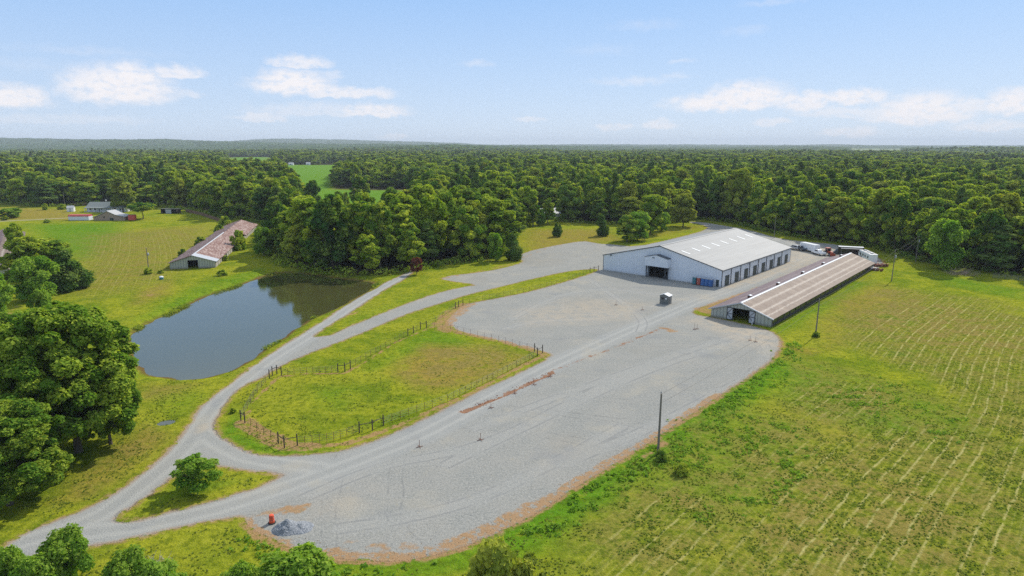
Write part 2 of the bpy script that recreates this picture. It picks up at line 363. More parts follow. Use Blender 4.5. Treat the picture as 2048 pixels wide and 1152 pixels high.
M['leaf_near'] = leaf_mat('near_oak_foliage', (0.10, 0.20, 0.022), (0.15, 0.25, 0.026), (0.42, 0.48, 0.06), .33, .35)
M['leaf_bright'] = leaf_mat('bright_green_foliage', (0.15, 0.28, 0.03), (0.18, 0.31, 0.035), (0.32, 0.42, 0.06), .38, .2)
M['leaf_grass'] = leaf_mat('grass_blades', (0.15, 0.21, 0.03), (0.15, 0.21, 0.03), (0.34, 0.34, 0.07), .3, 0.0)
M['leaf_cedar'] = leaf_mat('cedar_foliage', (0.09, 0.17, 0.03), (0.11, 0.18, 0.035), (0.22, 0.27, 0.07), .3, .3)
M['leaf_red'] = leaf_mat('red_foliage', (0.16, 0.05, 0.035), (0.18, 0.06, 0.04), (0.28, 0.10, 0.07), .3, .1)
M['bark'] = mat_simple('bark', (0.12, 0.09, 0.065), 0.9, 0, 0.3, 3)
# ------------------------------------------------------------------ ground plan (outlines read off the photograph, laid on the ground)
OUTER = [(-90, 1165), (0, 1104), (41, 1067), (108, 1042), (152, 1027), (217, 994), (260, 965), (311, 927), (347, 891), (374, 856), (398, 816), (427, 790), (469, 761), (519, 722),
         (571, 688), (621, 657), (662, 631), (701, 602), (740, 579), (779, 561), (803, 551), (818, 541), (829, 541), (811, 558), (779, 574), (740, 599), (701, 626), (662, 649), (626, 672),
         (632, 674), (662, 671), (678, 662), (740, 636), (805, 610), (871, 587), (923, 574), (958, 570), (907, 563), (878, 558), (900, 551), (950, 546), (1000, 538), (1050, 524),
         (1036, 517), (1046, 505), (1103, 492), (1168, 481), (1194, 487), (1226, 489), (1272, 494), (1345, 478), (1420, 458), (1405, 449), (1370, 444), (1398, 443), (1440, 450), (1500, 460), (1560, 478),
         (1618, 484), (1677, 489), (1720, 500), (1755, 512), (1772, 532), (1735, 535), (1700, 512), (1655, 518), (1593, 544), (1554, 562), (1495, 585), (1437, 605), (1392, 618), (1385, 629),
         (1424, 634), (1541, 660), (1559, 674), (1566, 688), (1550, 718), (1499, 754), (1440, 792), (1366, 840), (1312, 878), (1231, 929), (1163, 967), (1087, 1019), (1022, 1054),
         (967, 1081), (886, 1108), (805, 1123), (724, 1122), (642, 1113), (588, 1100), (534, 1073), (496, 1054), (487, 1033), (433, 1039), (352, 1057), (271, 1076), (184, 1092),
         (81, 1113), (41, 1119), (0, 1123), (-60, 1190)]
PADDOCK = [(432, 839), (456, 800), (489, 769), (519, 759), (571, 727), (626, 704), (662, 691), (740, 660), (805, 631), (871, 610), (936, 589), (1000, 574), (1064, 558), (1127, 544), (1176, 538), (1198, 538),
           (1189, 545), (1142, 560), (1075, 579), (1043, 587), (960, 603), (930, 608), (907, 626), (890, 645), (920, 665), (999, 682), (1046, 694), (1090, 704), (1106, 712), (1038, 746),
           (960, 780), (923, 800), (845, 839), (751, 881), (683, 901), (615, 909), (561, 913), (512, 909), (474, 894), (439, 872), (430, 856)]
TRIANGLE = [(233, 1033), (271, 1008), (311, 983), (352, 948), (379, 927), (410, 925), (447, 935), (480, 940), (548, 946), (569, 951), (520, 973), (433, 1000), (339, 1024), (271, 1042), (236, 1042)]
POND = [(262, 700), (258, 680), (268, 662), (294, 649), (333, 631), (372, 613), (411, 593), (469, 575), (520, 556), (545, 546), (590, 545), (640, 552), (690, 559), (745, 564), (753, 571), (730, 587),
        (696, 605), (662, 621), (631, 634), (597, 655), (571, 675), (532, 699), (480, 735), (443, 751), (391, 761), (339, 757), (299, 752), (275, 735)]
outer = PP(OUTER); paddock = PP(PADDOCK); tri = PP(TRIANGLE)
outer = smooth(outer, 1); paddock = smooth(paddock, 1); tri = smooth(tri, 2)
WATER_Z = -0.9
pond = smooth(PP(POND, WATER_Z), 2)
pool = smooth(PP([(311, 846), (322, 841), (340, 838), (352, 841), (348, 846), (330, 851), (315, 852)], -0.3), 2)
road_c = [smooth(PP(l), 2, False) for l in (
    [(-80, 1150), (20, 1090), (110, 1065), (200, 1035), (290, 965), (370, 900), (408, 840), (440, 800), (490, 757), (545, 715), (600, 683), (650, 650), (700, 614), (760, 578), (822, 541)],
    [(110, 1070), (240, 1058), (340, 1040), (440, 1017), (540, 985), (640, 950), (740, 912), (840, 872), (930, 825), (1010, 782), (1090, 738), (1170, 700), (1250, 664), (1340, 626), (1400, 600), (1470, 578), (1540, 548), (1600, 522), (1620, 510), (1600, 492), (1560, 482), (1500, 462), (1440, 450), (1380, 444)],
    [(400, 860), (440, 890), (490, 915), (560, 928), (640, 935)])]
track2 = smooth(PP([(560, 705), (640, 690), (700, 662), (780, 632), (860, 604), (940, 582), (1020, 560), (1100, 540), (1180, 515)]), 2, False)
trench = PP([(925, 825), (948, 815), (975, 804), (999, 795), (1025, 782), (1064, 764), (1090, 753), (1103, 746)])
stain = PP([(1103, 746), (1106, 740), (1127, 734), (1168, 717), (1207, 704), (1246, 688), (1285, 672), (1324, 657), (1345, 660)])

def sg_all(p):
    s = sd_poly(p, outer); s = np.minimum(s, -sd_poly(p, paddock)); s = np.minimum(s, -sd_poly(p, tri)); return s
def sd_road(p):
    d = np.full(len(p), 1e9)
    for c, w in zip(road_c, (2.9, 2.7, 2.2)): d = np.minimum(d, d_line(p, c) - w)
    d = np.minimum(d, d_line(p, track2) - 2.6); return -d
HILLS = [(-5600, 6300, 2400, 1500, 92), (-2600, 5200, 1300, 900, 40), (-3080, 8900, 420, 1500, 34), (-2500, 9100, 1500, 1500, 66), (-1500, 9000, 2000, 1300, 14), (-900, 4300, 1200, 700, 18), (2500, 9000, 3000, 900, 20),
         (-300, 3000, 700, 350, 12),  (2200, 4200, 900, 400, 8)]
def hills(x, y):
    z = np.zeros_like(x, dtype=float)
    for hx, hy, sx, sy, h in HILLS: z += h * np.exp(-((x - hx) / sx) ** 2 - ((y - hy) / sy) ** 2)
    z += (fbm(x, y, 520.0, 15, 2) - .5) * 26 * sstep(650, 1100, y) * sstep(1.0, 0.0, np.exp(-((x + 230) / 260.0) ** 2) * sstep(1500, 1250, y)) * sstep(0, 1, 1.0 + 0 * y); far = sstep(1500, 3500, y); return z * sstep(1200, 2600, y) + far * (fbm(x, y, 900.0, 5) - .5) * 14
def ground_z(p, sg=None, spond=None):
    x, y = p[:, 0], p[:, 1]
    near = (y < 330) & (np.abs(x) < 260)
    z = hills(x, y)
    if sg is None: sg = np.where(near, 0, -9.0); sg[near] = sg_all(p[near])
    und = (fbm(x, y, 26.0, 3) - .5) * 0.5 * sstep(0.5, 9, -sg) * sstep(600, 300, y)
    z = z + und
    if near.any():
        q = p[near]; s = sd_poly(q, pond) if spond is None else spond[near]
        s = s + (fbm(q[:, 0], q[:, 1], 3.2, 19, 2) - .5) * 1.5; dz = -0.92 * sstep(-3.2, 0.3, s) - 1.2 * sstep(0, 6, s)
        z[near] = z[near] * (1 - sstep(-5, -1, s)) + dz
        s2 = sd_poly(q, pool); z[near] += -0.75 * sstep(-1.2, 1.0, s2)
        dt = d_line(q, trench); z[near] += np.where(dt < 2.2, -0.28 * sstep(0.55, 0.1, dt) + 0.13 * sstep(1.2, .75, dt) * sstep(.4, .75, dt) * (vnoise(q[:, 0], q[:, 1], .8, 4) + .3), 0)
    return z
def GZ(x, y): return float(ground_z(np.array([[x, y]], float))[0])

xs = np.concatenate([np.linspace(-16000, -1400, 26), np.linspace(-1300, -420, 34), np.arange(-400, -235, 5.0), np.arange(-230, -112, 2.0), np.arange(-110, 110, 0.85), np.arange(111, 200, 1.5), np.arange(202, 400, 5.0), np.linspace(420, 1300, 34), np.linspace(1400, 16000, 26)])
ys = np.concatenate([np.arange(-60, 40, 8.0), np.arange(42, 150, 0.85), np.arange(150.5, 260, 1.35), np.arange(262, 420, 4.0), np.arange(425, 1300, 14.0), np.linspace(1340, 3000, 30), np.linspace(3200, 16000, 40)])
NX, NY = len(xs), len(ys)
gx, gy = np.meshgrid(xs, ys); G = np.stack([gx.ravel(), gy.ravel()], 1)
nearm = (G[:, 1] < 345) & (np.abs(G[:, 0]) < 270)
def near_eval(f, default):
    r = np.full(len(G), float(default)); r[nearm] = f(G[nearm]); return r
sg = near_eval(sg_all, -12.0); spond = near_eval(lambda q: sd_poly(q, pond), -60.0); srd = near_eval(sd_road, -12.0)
gz = ground_z(G, sg, spond)
# forest outline (ground line of the woods' edge), clearings
FRONT = [(0, 406), (65, 414), (130, 414), (177, 411), (260, 408), (312, 414), (372, 421), (443, 438), (482, 441), (530, 448), (545, 462), (540, 484), (532, 508), (552, 532), (590, 540), (636, 546), (700, 553), (760, 553), (800, 548), (836, 545), (868, 536),
         (905, 528), (960, 524), (1005, 514), (1022, 496), (1040, 470), (1064, 448), (1085, 441), (1129, 444), (1168, 447), (1220, 450), (1300, 448), (1352, 446), (1390, 439), (1455, 445), (1514, 462), (1559, 470),
         (1618, 478), (1677, 484), (1737, 494), (1781, 510), (1835, 524), (1915, 536), (1960, 543), (2048, 556)]
fr = PP(FRONT)
forest_poly = np.vstack([[(-16000, 900), (-900, 520)], fr, [(168, 178), (190, 140), (300, 130), (16000, 2000), (16000, 16000), (-16000, 16000)]])
clear_a = PP([(548, 329.5), (716, 329.5), (728, 345), (668, 352), (663, 379), (812, 381), (820, 400), (800, 440), (700, 462), (640, 462), (617, 420), (600, 392), (588, 378), (566, 345)])
clear_b = PP([(1050, 446), (1072, 432), (1110, 430), (1105, 446)])
clear_c = PP([(1690, 305.5), (1786, 305.5), (1800, 308.5), (1675, 308.5)])
clear_d = np.array([[-.435 * 960, 960], [-.365 * 960, 960], [-.36 * 2150, 2150], [-.43 * 2150, 2150]])
clear_e = PP([(1480, 318), (1560, 317), (1600, 319), (1500, 321)])
clear_f = PP([(240, 300), (330, 299.5), (340, 301), (250, 302)])
CLEAR = [clear_a, clear_b, clear_c, clear_d, clear_e]
def forest_sd(p):
    s = sd_poly(p, forest_poly)
    for c in CLEAR: s = np.minimum(s, -sd_poly(p, c))
    return s
fsd = forest_sd(G)

def stroke(px, w, strength=1.0, soft=0.6, closed=False):
    pts = PP(px); 
    if closed: pts = np.vstack([pts, pts[:1]])
    r = np.zeros(len(G)); lo = pts.min(0) - w * 3; hi = pts.max(0) + w * 3
    mk = (G[:, 0] > lo[0]) & (G[:, 0] < hi[0]) & (G[:, 1] > lo[1]) & (G[:, 1] < hi[1])
    r[mk] = strength * sstep(w * (1 + soft), w * (1 - soft), d_line(G[mk], pts)); return r
def area(px, soft=3.0, strength=1.0):
    pts = PP(px); r = np.zeros(len(G)); lo = pts.min(0) - soft * 2; hi = pts.max(0) + soft * 2
    mk = (G[:, 0] > lo[0]) & (G[:, 0] < hi[0]) & (G[:, 1] > lo[1]) & (G[:, 1] < hi[1])
    r[mk] = strength * sstep(-soft, soft, sd_poly(G[mk], pts)); return r
def mx(*a):
    r = a[0]
    for b in a[1:]: r = np.maximum(r, b)
    return r
dirt = mx(stroke([(496, 1050), (534, 1078), (588, 1098), (642, 1108), (724, 1117), (805, 1117), (886, 1103), (967, 1072), (1022, 1045), (1087, 1012), (1163, 960), (1231, 922), (1312, 873), (1366, 836), (1440, 790)], 1.0, 1.0, .7),
          stroke([(890, 1095), (967, 1062), (1022, 1035), (1100, 995)], 1.2, .8, .7), stroke([(1440, 790), (1499, 752), (1550, 716), (1563, 690), (1556, 672)], .6, .7, .8),
          stroke([(500, 1035), (560, 1020), (610, 1010)], .8, .7), stroke([(565, 1028), (600, 1018)], 1.0, .6), stroke([(700, 1090), (800, 1100), (860, 1100)], 1.2, .55),
          stroke([(930, 610), (905, 628), (886, 646), (893, 660)], 2.6, .9, .8), stroke([(875, 652), (920, 665), (999, 682), (1046, 694), (1088, 708)], 1.0, .9),
          stroke([(1088, 711), (1020, 744), (940, 788), (860, 822), (790, 853), (740, 872), (690, 888), (620, 895), (572, 894), (540, 872), (508, 858), (490, 842)], .55, .95, .7),
          stroke([(620, 894), (575, 893), (540, 876), (508, 860), (490, 846)], 1.35, 1.15, .5), stroke([(490, 842), (510, 800), (545, 762), (563, 753), (620, 747), (690, 747), (730, 724), (800, 680), (860, 655)], .4, .8, .7),
          stroke([(860, 655), (910, 618), (960, 603), (1043, 588), (1110, 570), (1198, 541)], .5, .6, .8), stroke([(1040, 518), (1100, 494), (1160, 482)], 1.0, .5),
          stroke([(878, 558), (950, 545), (1040, 524)], .8, .55), stroke([(1653, 519), (1593, 544), (1554, 562), (1495, 585), (1437, 605), (1392, 618)], 1.1, .8),
          area([(1388, 620), (1437, 604), (1470, 606), (1424, 634)], 1.0, .9), stroke([(706, 628), (718, 622)], .5, .8), stroke([(280, 596), (300, 590)], 3.0, .35), area([(-40, 640), (30, 610), (40, 640), (0, 665)], 4, .8),
          stroke([(1320, 655), (1345, 662)], 1.3, .8), stroke([(1260, 930), (1330, 885)], .6, .5))
trn = near_eval(lambda q: np.maximum(sstep(.85, .15, d_line(q, trench)), .60 * sstep(1.0, .2, d_line(q, stain))), 0)
sand = mx(area([(1370, 640), (1430, 632), (1560, 668), (1570, 700), (1500, 690), (1440, 665)], 4, .8), area([(640, 1000), (740, 985), (700, 1020), (620, 1040)], 2.5, .4), stroke([(1590, 500), (1660, 505), (1720, 508)], 8, .8),
          stroke([(1400, 600), (1500, 563), (1590, 528), (1630, 505)], 1.5, .25), stroke([(1455, 575), (1520, 547), (1585, 522)], 2.0, .8, .7), area([(1040, 620), (1180, 598), (1290, 606), (1260, 640), (1060, 650)], 5, .55), area([(1060, 930), (1130, 880), (1150, 900), (1080, 960)], 3, .2),
          stroke([(400, 862), (412, 850)], .8, .7), stroke([(236, 1036), (300, 1010)], .5, .5), area([(1560, 500), (1620, 490), (1700, 500), (1660, 515), (1600, 540), (1570, 560)], 5, .75), stroke([(1590, 530), (1500, 566)], 1.2, .8))
hayR = mx(area([(1200, 1160), (1180, 1080), (1290, 985), (1400, 985), (1440, 1080), (1400, 1160)], 3, .8), area([(1420, 1160), (1520, 1020), (1620, 900), (1760, 850), (1960, 870), (2080, 880), (2100, 1160)], 4, 1.0),
          area([(1700, 690), (1690, 640), (1790, 600), (1960, 610), (2100, 650), (2150, 900), (1960, 860), (1900, 770)], 4, 1.0), area([(1570, 800), (1600, 765), (1750, 770), (1770, 825), (1640, 840)], 3, .8), area([(1750, 590), (1790, 575), (1990, 600), (2050, 620), (1960, 625)], 3, .6), area([(1440, 960), (1500, 880), (1600, 830), (1660, 880), (1520, 1000)], 3, .45))
rough = mx(area([(1340, 850), (1480, 810), (1620, 850), (1620, 960), (1480, 1050), (1340, 1030), (1250, 980)], 4, 1.0), area([(1556, 700), (1700, 740), (1860, 790), (1960, 850), (1940, 890), (1800, 850), (1600, 780)], 3, .9), area([(1120, 1160), (1130, 1060), (1240, 960), (1330, 930), (1340, 1000), (1230, 1070)], 3, .6))
lush = mx(.55 * rough, stroke([(1030, 1075), (1110, 1025), (1190, 975), (1290, 912), (1380, 855), (1460, 800), (1560, 730)], 3.4, .9, .8), stroke([(620, 1125), (800, 1138), (960, 1110)], 2.2, .7), area([(1500, 740), (1560, 715), (1700, 760), (1900, 860), (1850, 900), (1600, 820)], 5, .75),
          area([(1750, 560), (1650, 620), (1590, 650), (1560, 665), (1545, 655), (1700, 565)], 3, .7), area([(1050, 1150), (960, 1150), (1010, 1080), (1100, 1060)], 2, .7), area([(1785, 695), (1830, 700), (1825, 715), (1780, 712)], 2, 1), area([(1770, 630), (1830, 640), (1820, 652), (1760, 640)], 2, 1), area([(1770, 668), (1810, 672), (1800, 682), (1765, 676)], 2, .9),
          area([(60, 450), (230, 445), (250, 470), (170, 520), (100, 500)], 8, .8), area([(280, 640), (420, 590), (540, 548), (520, 535), (380, 575), (270, 640)], 3, .55), area([(440, 870), (500, 905), (560, 912), (680, 900), (560, 900), (490, 870), (470, 820)], 1.5, .9),
          area([(850, 658), (930, 670), (940, 690), (860, 690), (740, 740)], 3, .6), area([(700, 650), (840, 600), (830, 590), (680, 640)], 2, .2), stroke([(640, 930), (1000, 770), (1100, 716)], .01, 0), area([(960, 785), (1090, 718), (1106, 713), (1040, 748)], 1.0, .8), area([(640, 775), (700, 780), (690, 820), (630, 800)], 3, .5),
          area([(1880, 550), (2048, 580), (2048, 600), (1900, 570)], 4, .6), area([(300, 1015), (420, 985), (480, 960), (380, 955), (300, 1000)], 1.5, .5), area([(330, 850), (380, 830), (410, 790), (380, 775), (310, 790)], 3, .4))
dry = mx(.5 * rough, area([(1650, 600), (1760, 570), (1980, 640), (2048, 700), (1850, 690), (1700, 640)], 8, .75), area([(1540, 820), (1680, 800), (1760, 880), (1600, 900)], 6, .45), area([(850, 690), (980, 695), (1050, 715), (960, 760), (860, 780), (790, 745)], 4, 1.0), area([(1340, 880), (1440, 870), (1450, 960), (1330, 940)], 3, .5),
          area([(250, 940), (330, 880), (300, 850), (240, 890), (120, 1000), (160, 1000)], 3, .75), area([(280, 580), (340, 560), (330, 590), (270, 610)], 4, .7), area([(1060, 460), (1200, 458), (1240, 480), (1060, 500)], 8, .75), area([(1560, 690), (1640, 700), (1620, 710)], 2, .7), area([(1270, 480), (1430, 450), (1350, 455)], 6, .5),
          area([(150, 470), (400, 450), (430, 480), (300, 560), (180, 580)], 14, .5), area([(280, 800), (360, 790), (390, 770), (300, 770)], 3, .6), area([(1500, 900), (1900, 950), (2048, 1150), (1300, 1150)], 8, .35), area([(0, 415), (140, 420), (170, 440), (0, 440)], 10, .8), area([(1740, 560), (1640, 640), (1660, 700), (1760, 600)], 5, .5))
hayL = area([(190, 470), (410, 455), (380, 500), (330, 560), (190, 600), (170, 540)], 6, .5)
hayP = area([(900, 690), (990, 690), (1040, 712), (980, 735), (900, 740)], 4, .35)
gxr, gyr = G[:, 0], G[:, 1]
tpar = gxr * .68 + gyr * .73
row = (-gxr * .731 + gyr * .682) + 1.1 * np.sin(tpar / 17.0 + 0.8) * sstep(190, 120, tpar) + 1.2 * np.sin(tpar / 34.0)
aL = P(258, 495); bL = P(270, 453); dL = (bL - aL) / np.linalg.norm(bL - aL); rowL = -(gxr - aL[0]) * dL[1] + (gyr - aL[1]) * dL[0] + 1.5 * np.sin(gyr / 30)
cP = P(868, 748); rowP = np.sqrt((gxr - cP[0]) ** 2 + (gyr - cP[1]) ** 2)
row = np.where(hayL > 0, rowL, np.where(hayP > 0, rowP, row)); hay = mx(hayR, hayL, hayP)
crop = np.zeros(len(G))
for c in (clear_a, clear_d, clear_e, clear_c): crop = np.maximum(crop, sstep(-8, 8, sd_poly(G, c)))
rut = near_eval(lambda q: np.minimum(np.minimum.reduce([d_line(q, c) for c in road_c]), d_line(q, track2) + 30), 30)
drv = near_eval(lambda q: np.maximum(sstep(1.5, .8, d_line(q, PP([(0, 443), (60, 440), (137, 438), (185, 433)])) - .8), 0), 0)
drv = np.maximum(drv, stroke([(-60, 446), (0, 443), (60, 440), (137, 436)], 1.6, 1))
lanes = [smooth(PP(l), 2, False) for l in ([(600, 1000), (760, 930), (900, 908), (1010, 872), (1160, 795), (1320, 720)], [(880, 935), (1100, 830), (1300, 738), (1450, 690), (1520, 660)], [(940, 860), (1200, 762), (1380, 700), (1480, 668)],
        [(1480, 665), (1540, 690), (1520, 740), (1420, 795), (1290, 862), (1120, 930)], [(660, 1060), (800, 1040), (960, 1000), (1120, 920), (1250, 850)], [(1000, 660), (1080, 640), (1200, 640), (1290, 615), (1400, 590)], [(1180, 560), (1240, 600), (1290, 640), (1280, 665)], [(1020, 640), (1100, 596), (1200, 575), (1320, 590)])]
def d_open(p, line):
    d = d_line(p, line)
    for a, b in ((line[1], line[0]), (line[-2], line[-1])):
        u = (b - a) / np.linalg.norm(b - a); far_ = ((p - b) @ u > 0) & (np.hypot(p[:, 0] - b[0], p[:, 1] - b[1]) < 9); d = np.where(far_, 9.0, d)
    return d
lane = near_eval(lambda q: np.minimum.reduce([d_open(q, c) for c in lanes]), 9)
ATT = dict(lane=np.clip(lane, 0, 9), sg=np.clip(sg, -8, 8), rut=np.clip(rut, 0, 9), dirt=dirt, trn=trn, sand=np.maximum(sand, 0), lush=lush, dry=dry, hay=hay, row=row, crop=crop, drv=drv,
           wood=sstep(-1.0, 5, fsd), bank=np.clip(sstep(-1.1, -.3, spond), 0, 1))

def ground_material():
    m, q = new_mat('ground_grass_gravel'); p = geo_pos(q); s = q.N.new('ShaderNodeSeparateXYZ'); q.L.new(p, s.inputs[0])
    A = q.attr
    n_big = q.noise(p, 0.035, 3); n_mid = q.noise(p, 0.16, 4, 0.6); n_m2 = q.noise(q.map(p, loc=(40, 9, 0)), 0.42, 4, 0.65)
    n_fine = q.noise(p, 1.5, 5, 0.7); n_vf = q.noise(p, 5.5, 3, 0.7)
    # grass
    g = q.mix(q.rng(n_mid, .36, .66), (0.146, 0.194, 0.014), (0.288, 0.292, 0.022))
    g = q.mix(q.rng(n_big, .42, .62, 0, .6), g, (0.318, 0.301, 0.028))
    g = q.mix(q.m('MULTIPLY', A('dry'), q.rng(n_m2, .22, .55)), g, (0.318, 0.211, 0.052))
    g = q.mix(q.m('MULTIPLY', A('lush'), q.rng(n_m2, .2, .5)), g, (0.086, 0.215, 0.012))
    # hay stubble rows in the mown fields
    hay = A('hay'); rowv = q.m('ADD', A('row'), q.m('MULTIPLY', q.m('SUBTRACT', n_mid, .5), .9)); rowv = q.m('ADD', rowv, q.m('MULTIPLY', q.m('SUBTRACT', n_fine, .5), .30))
    ph = q.m('ABSOLUTE', q.m('SUBTRACT', q.m('FRACT', q.m('DIVIDE', rowv, 1.75)), .5))
    ph2 = q.m('ABSOLUTE', q.m('SUBTRACT', q.m('FRACT', q.m('DIVIDE', rowv, .73)), .5)); ln = q.rng(ph, q.m('MULTIPLY', n_m2, .24), .01); wnn = q.N.new('ShaderNodeTexWhiteNoise'); wnn.noise_dimensions = '1D'; q.L.new(q.m('FLOOR', q.m('DIVIDE', rowv, 1.75)), wnn.inputs['W'])
    along = q.noise(q.map(p, rot=(0, 0, -math.radians(47)), scale=(.05, .35, 1)), 1.0, 4, .7)
    brk = q.rng(q.m('ADD', q.m('MULTIPLY', along, .75), q.m('MULTIPLY', n_fine, .4)), .47, .62)
    brk = q.m('MULTIPLY', brk, q.rng(wnn.outputs[0], .1, .7, .3, 1.0)); gate = q.rng(n_m2, .30, .46)
    wide = q.rng(ph, .5, .12); g = q.mix(q.m('MULTIPLY', hay, q.m('MULTIPLY', q.rng(wide, .3, .9), q.rng(n_m2, .4, .62, 0, .45))), g, (0.292, 0.211, 0.065))
    g = q.mix(q.m('MULTIPLY', hay, q.m('MULTIPLY', q.rng(ph2, .32, .1, 0, .75), q.rng(along, .34, .54))), g, (0.120, 0.138, 0.017))
    g = q.mix(q.m('MULTIPLY', hay, q.m('MULTIPLY', q.rng(ph2, .34, .47, 0, .75), q.rng(n_m2, .36, .54))), g, (0.413, 0.361, 0.120))
    g = q.mix(q.m('MULTIPLY', hay, .42), g, q.mix(n_m2, (0.105, 0.150, 0.012), (0.225, 0.215, 0.024)))
    n_mot = q.noise(q.map(p, loc=(3, 55, 0)), .85, 5, .72)
    g = q.mix(q.m('MULTIPLY', q.rng(n_mot, .54, .36), q.m('ADD', .58, q.m('MULTIPLY', hay, .3))), g, (0.055, 0.092, 0.008)); g = q.mix(q.rng(n_mot, .55, .70, 0, .45), g, (0.36, 0.34, 0.06))
    n_br = q.noise(q.map(p, loc=(70, 21, 0)), .22, 5, .68)
    g = q.mix(q.m('MULTIPLY', q.m('ADD', q.m('MULTIPLY', A('dry'), .95), q.m('MULTIPLY', hay, .50)), q.rng(q.m('ADD', n_br, q.m('MULTIPLY', q.m('SUBTRACT', n_fine, .5), .5)), .42, .60)), g, q.mix(n_fine, (0.13, 0.095, 0.028), (0.34, 0.25, 0.085)))
    dk = q.rng(n_fine, .50, .38); g = q.mix(q.m('MULTIPLY', q.m('ADD', .35, q.m('MULTIPLY', hay, .4)), dk), g, (0.065, 0.095, 0.010))
    g = q.mix(q.m('MULTIPLY', q.m('MULTIPLY', hay, ln), q.m('MULTIPLY', q.m('MULTIPLY', brk, .85), gate)), g, (0.430, 0.370, 0.165))
    g = q.mix(q.m('MULTIPLY', q.rng(n_vf, .52, .70), q.m('ADD', .12, q.m('MULTIPLY', hay, .30))), g, (0.378, 0.344, 0.077))
    g = q.mix(q.rng(n_vf, .48, .32, 0, .45), g, (0.086, 0.112, 0.012))
    g = q.mix(A('drv'), g, (0.361, 0.310, 0.241))
    n_crop = q.noise(q.map(p, scale=(.2, .012, 1)), 1.0, 3); g = q.mix(A('crop'), g, q.mix(n_crop, (0.086, 0.194, 0.022), (0.142, 0.241, 0.030)))
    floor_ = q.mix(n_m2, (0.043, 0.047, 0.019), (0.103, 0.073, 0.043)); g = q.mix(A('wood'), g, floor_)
    g = q.mix(q.m('MULTIPLY', A('bank'), q.rng(n_m2, .3, .5)), g, (0.138, 0.086, 0.039))
    g = q.mix(1.0, g, (1.04, 1.07, .88), 'MULTIPLY')
    # gravel
    spk = q.noise(p, 3.2, 2, .8); v = q.N.new('ShaderNodeTexVoronoi'); q.L.new(p, v.inputs['Vector']); v.inputs['Scale'].default_value = 4.5
    vs = q.N.new('ShaderNodeSeparateColor'); q.L.new(v.outputs['Color'], vs.inputs[0])
    gr = q.mix(q.rng(n_mid, .35, .65), (0.271, 0.270, 0.240), (0.312, 0.301, 0.262)); gr = q.mix(q.rng(spk, .4, .7), gr, (0.371, 0.358, 0.316)); gr = q.mix(q.rng(spk, .44, .30, 0, .5), gr, (0.181, 0.181, 0.166))
    gr = q.mix(q.m('MULTIPLY', vs.outputs[0], .22), gr, (0.181, 0.181, 0.170)); gr = q.mix(q.rng(n_big, .5, .68, 0, .35), gr, (0.292, 0.267, 0.215))
    gr = q.mix(q.m('MULTIPLY', q.rng(n_m2, .60, .70), q.rng(n_fine, .45, .6, 0, .7)), gr, (0.344, 0.310, 0.232))
    gr = q.mix(q.rng(q.noise(q.map(p, loc=(5, 80, 0)), .55, 5, .7), .70, .76, 0, .6), gr, (0.118, 0.115, 0.074))
    # faint tyre arcs: rings of two wide-radius turns
    for (cx, cyy, R, sc_) in ((P(1250, 560)[0], P(1250, 560)[1], 95.0, 1), (P(1500, 900)[0], P(1500, 900)[1], 46.0, 1), (P(700, 1300)[0], P(700, 1300)[1] - 20, 62.0, 1)):
        dx = q.m('SUBTRACT', s.outputs[0], cx); dy = q.m('SUBTRACT', s.outputs[1], cyy)
        r = q.m('ADD', q.m('SQRT', q.m('ADD', q.m('MULTIPLY', dx, dx), q.m('MULTIPLY', dy, dy))), q.m('MULTIPLY', q.m('SUBTRACT', n_big, .5), 6.0))
        for off in (0, 1.7, 7.4, 9.1):
            gr = q.mix(q.m('MULTIPLY', q.rng(q.m('ABSOLUTE', q.m('SUBTRACT', r, R + off)), .16, .04, 0, .35), q.rng(n_m2, .42, .58)), gr, (0.153, 0.154, 0.150))
    rut_ = q.m('ADD', A('rut'), q.m('MULTIPLY', q.m('SUBTRACT', n_m2, .5), .5))
    gr = q.mix(q.rng(rut_, 3.4, 2.2, 0, .55), gr, (0.334, 0.333, 0.307))
    gr = q.mix(q.rng(q.m('ABSOLUTE', q.m('SUBTRACT', rut_, 1.05)), .65, .1, 0, .4), gr, (0.424, 0.412, 0.365)); gr = q.mix(q.rng(rut_, .35, .1, 0, .2), gr, (0.271, 0.266, 0.240))
    ln_ = q.m('ADD', A('lane'), q.m('MULTIPLY', q.m('SUBTRACT', n_m2, .5), .35))
    gr = q.mix(q.rng(ln_, 2.0, .9, 0, .22), gr, (0.40, 0.39, 0.355))
    gr = q.mix(q.m('MULTIPLY', q.rng(q.m('ABSOLUTE', q.m('SUBTRACT', ln_, .95)), .28, .06, 0, .5), q.rng(n_mid, .38, .55)), gr, (0.20, 0.20, 0.19))
    gr = q.mix(q.rng(q.noise(q.map(p, loc=(11, 37, 0)), .09, 4, .6), .55, .68, 0, .45), gr, (0.40, 0.36, 0.28))
    gr = q.mix(q.rng(q.noise(q.map(p, loc=(91, 7, 0)), .12, 4, .6), .58, .70, 0, .35), gr, (0.22, 0.225, 0.225))
    gr = q.mix(q.m('MULTIPLY', A('sand'), q.rng(n_m2, .34, .6, .18, 1)), gr, (0.430, 0.361, 0.267))
    # raggedly mixed edge
    e = q.m('ADD', A('sg'), q.m('MULTIPLY', q.m('SUBTRACT', n_m2, .5), 2.0)); e = q.m('ADD', e, q.m('MULTIPLY', q.m('SUBTRACT', n_fine, .5), 1.3))
    dirtc = q.mix(n_fine, (0.285, 0.145, 0.06), (0.41, 0.255, 0.125)); dirtc = q.mix(q.rng(n_vf, .5, .7, 0, .6), dirtc, (0.50, 0.37, 0.20)); dirtc = q.mix(q.rng(n_fine, .47, .36, 0, .8), dirtc, (0.17, 0.15, 0.035))
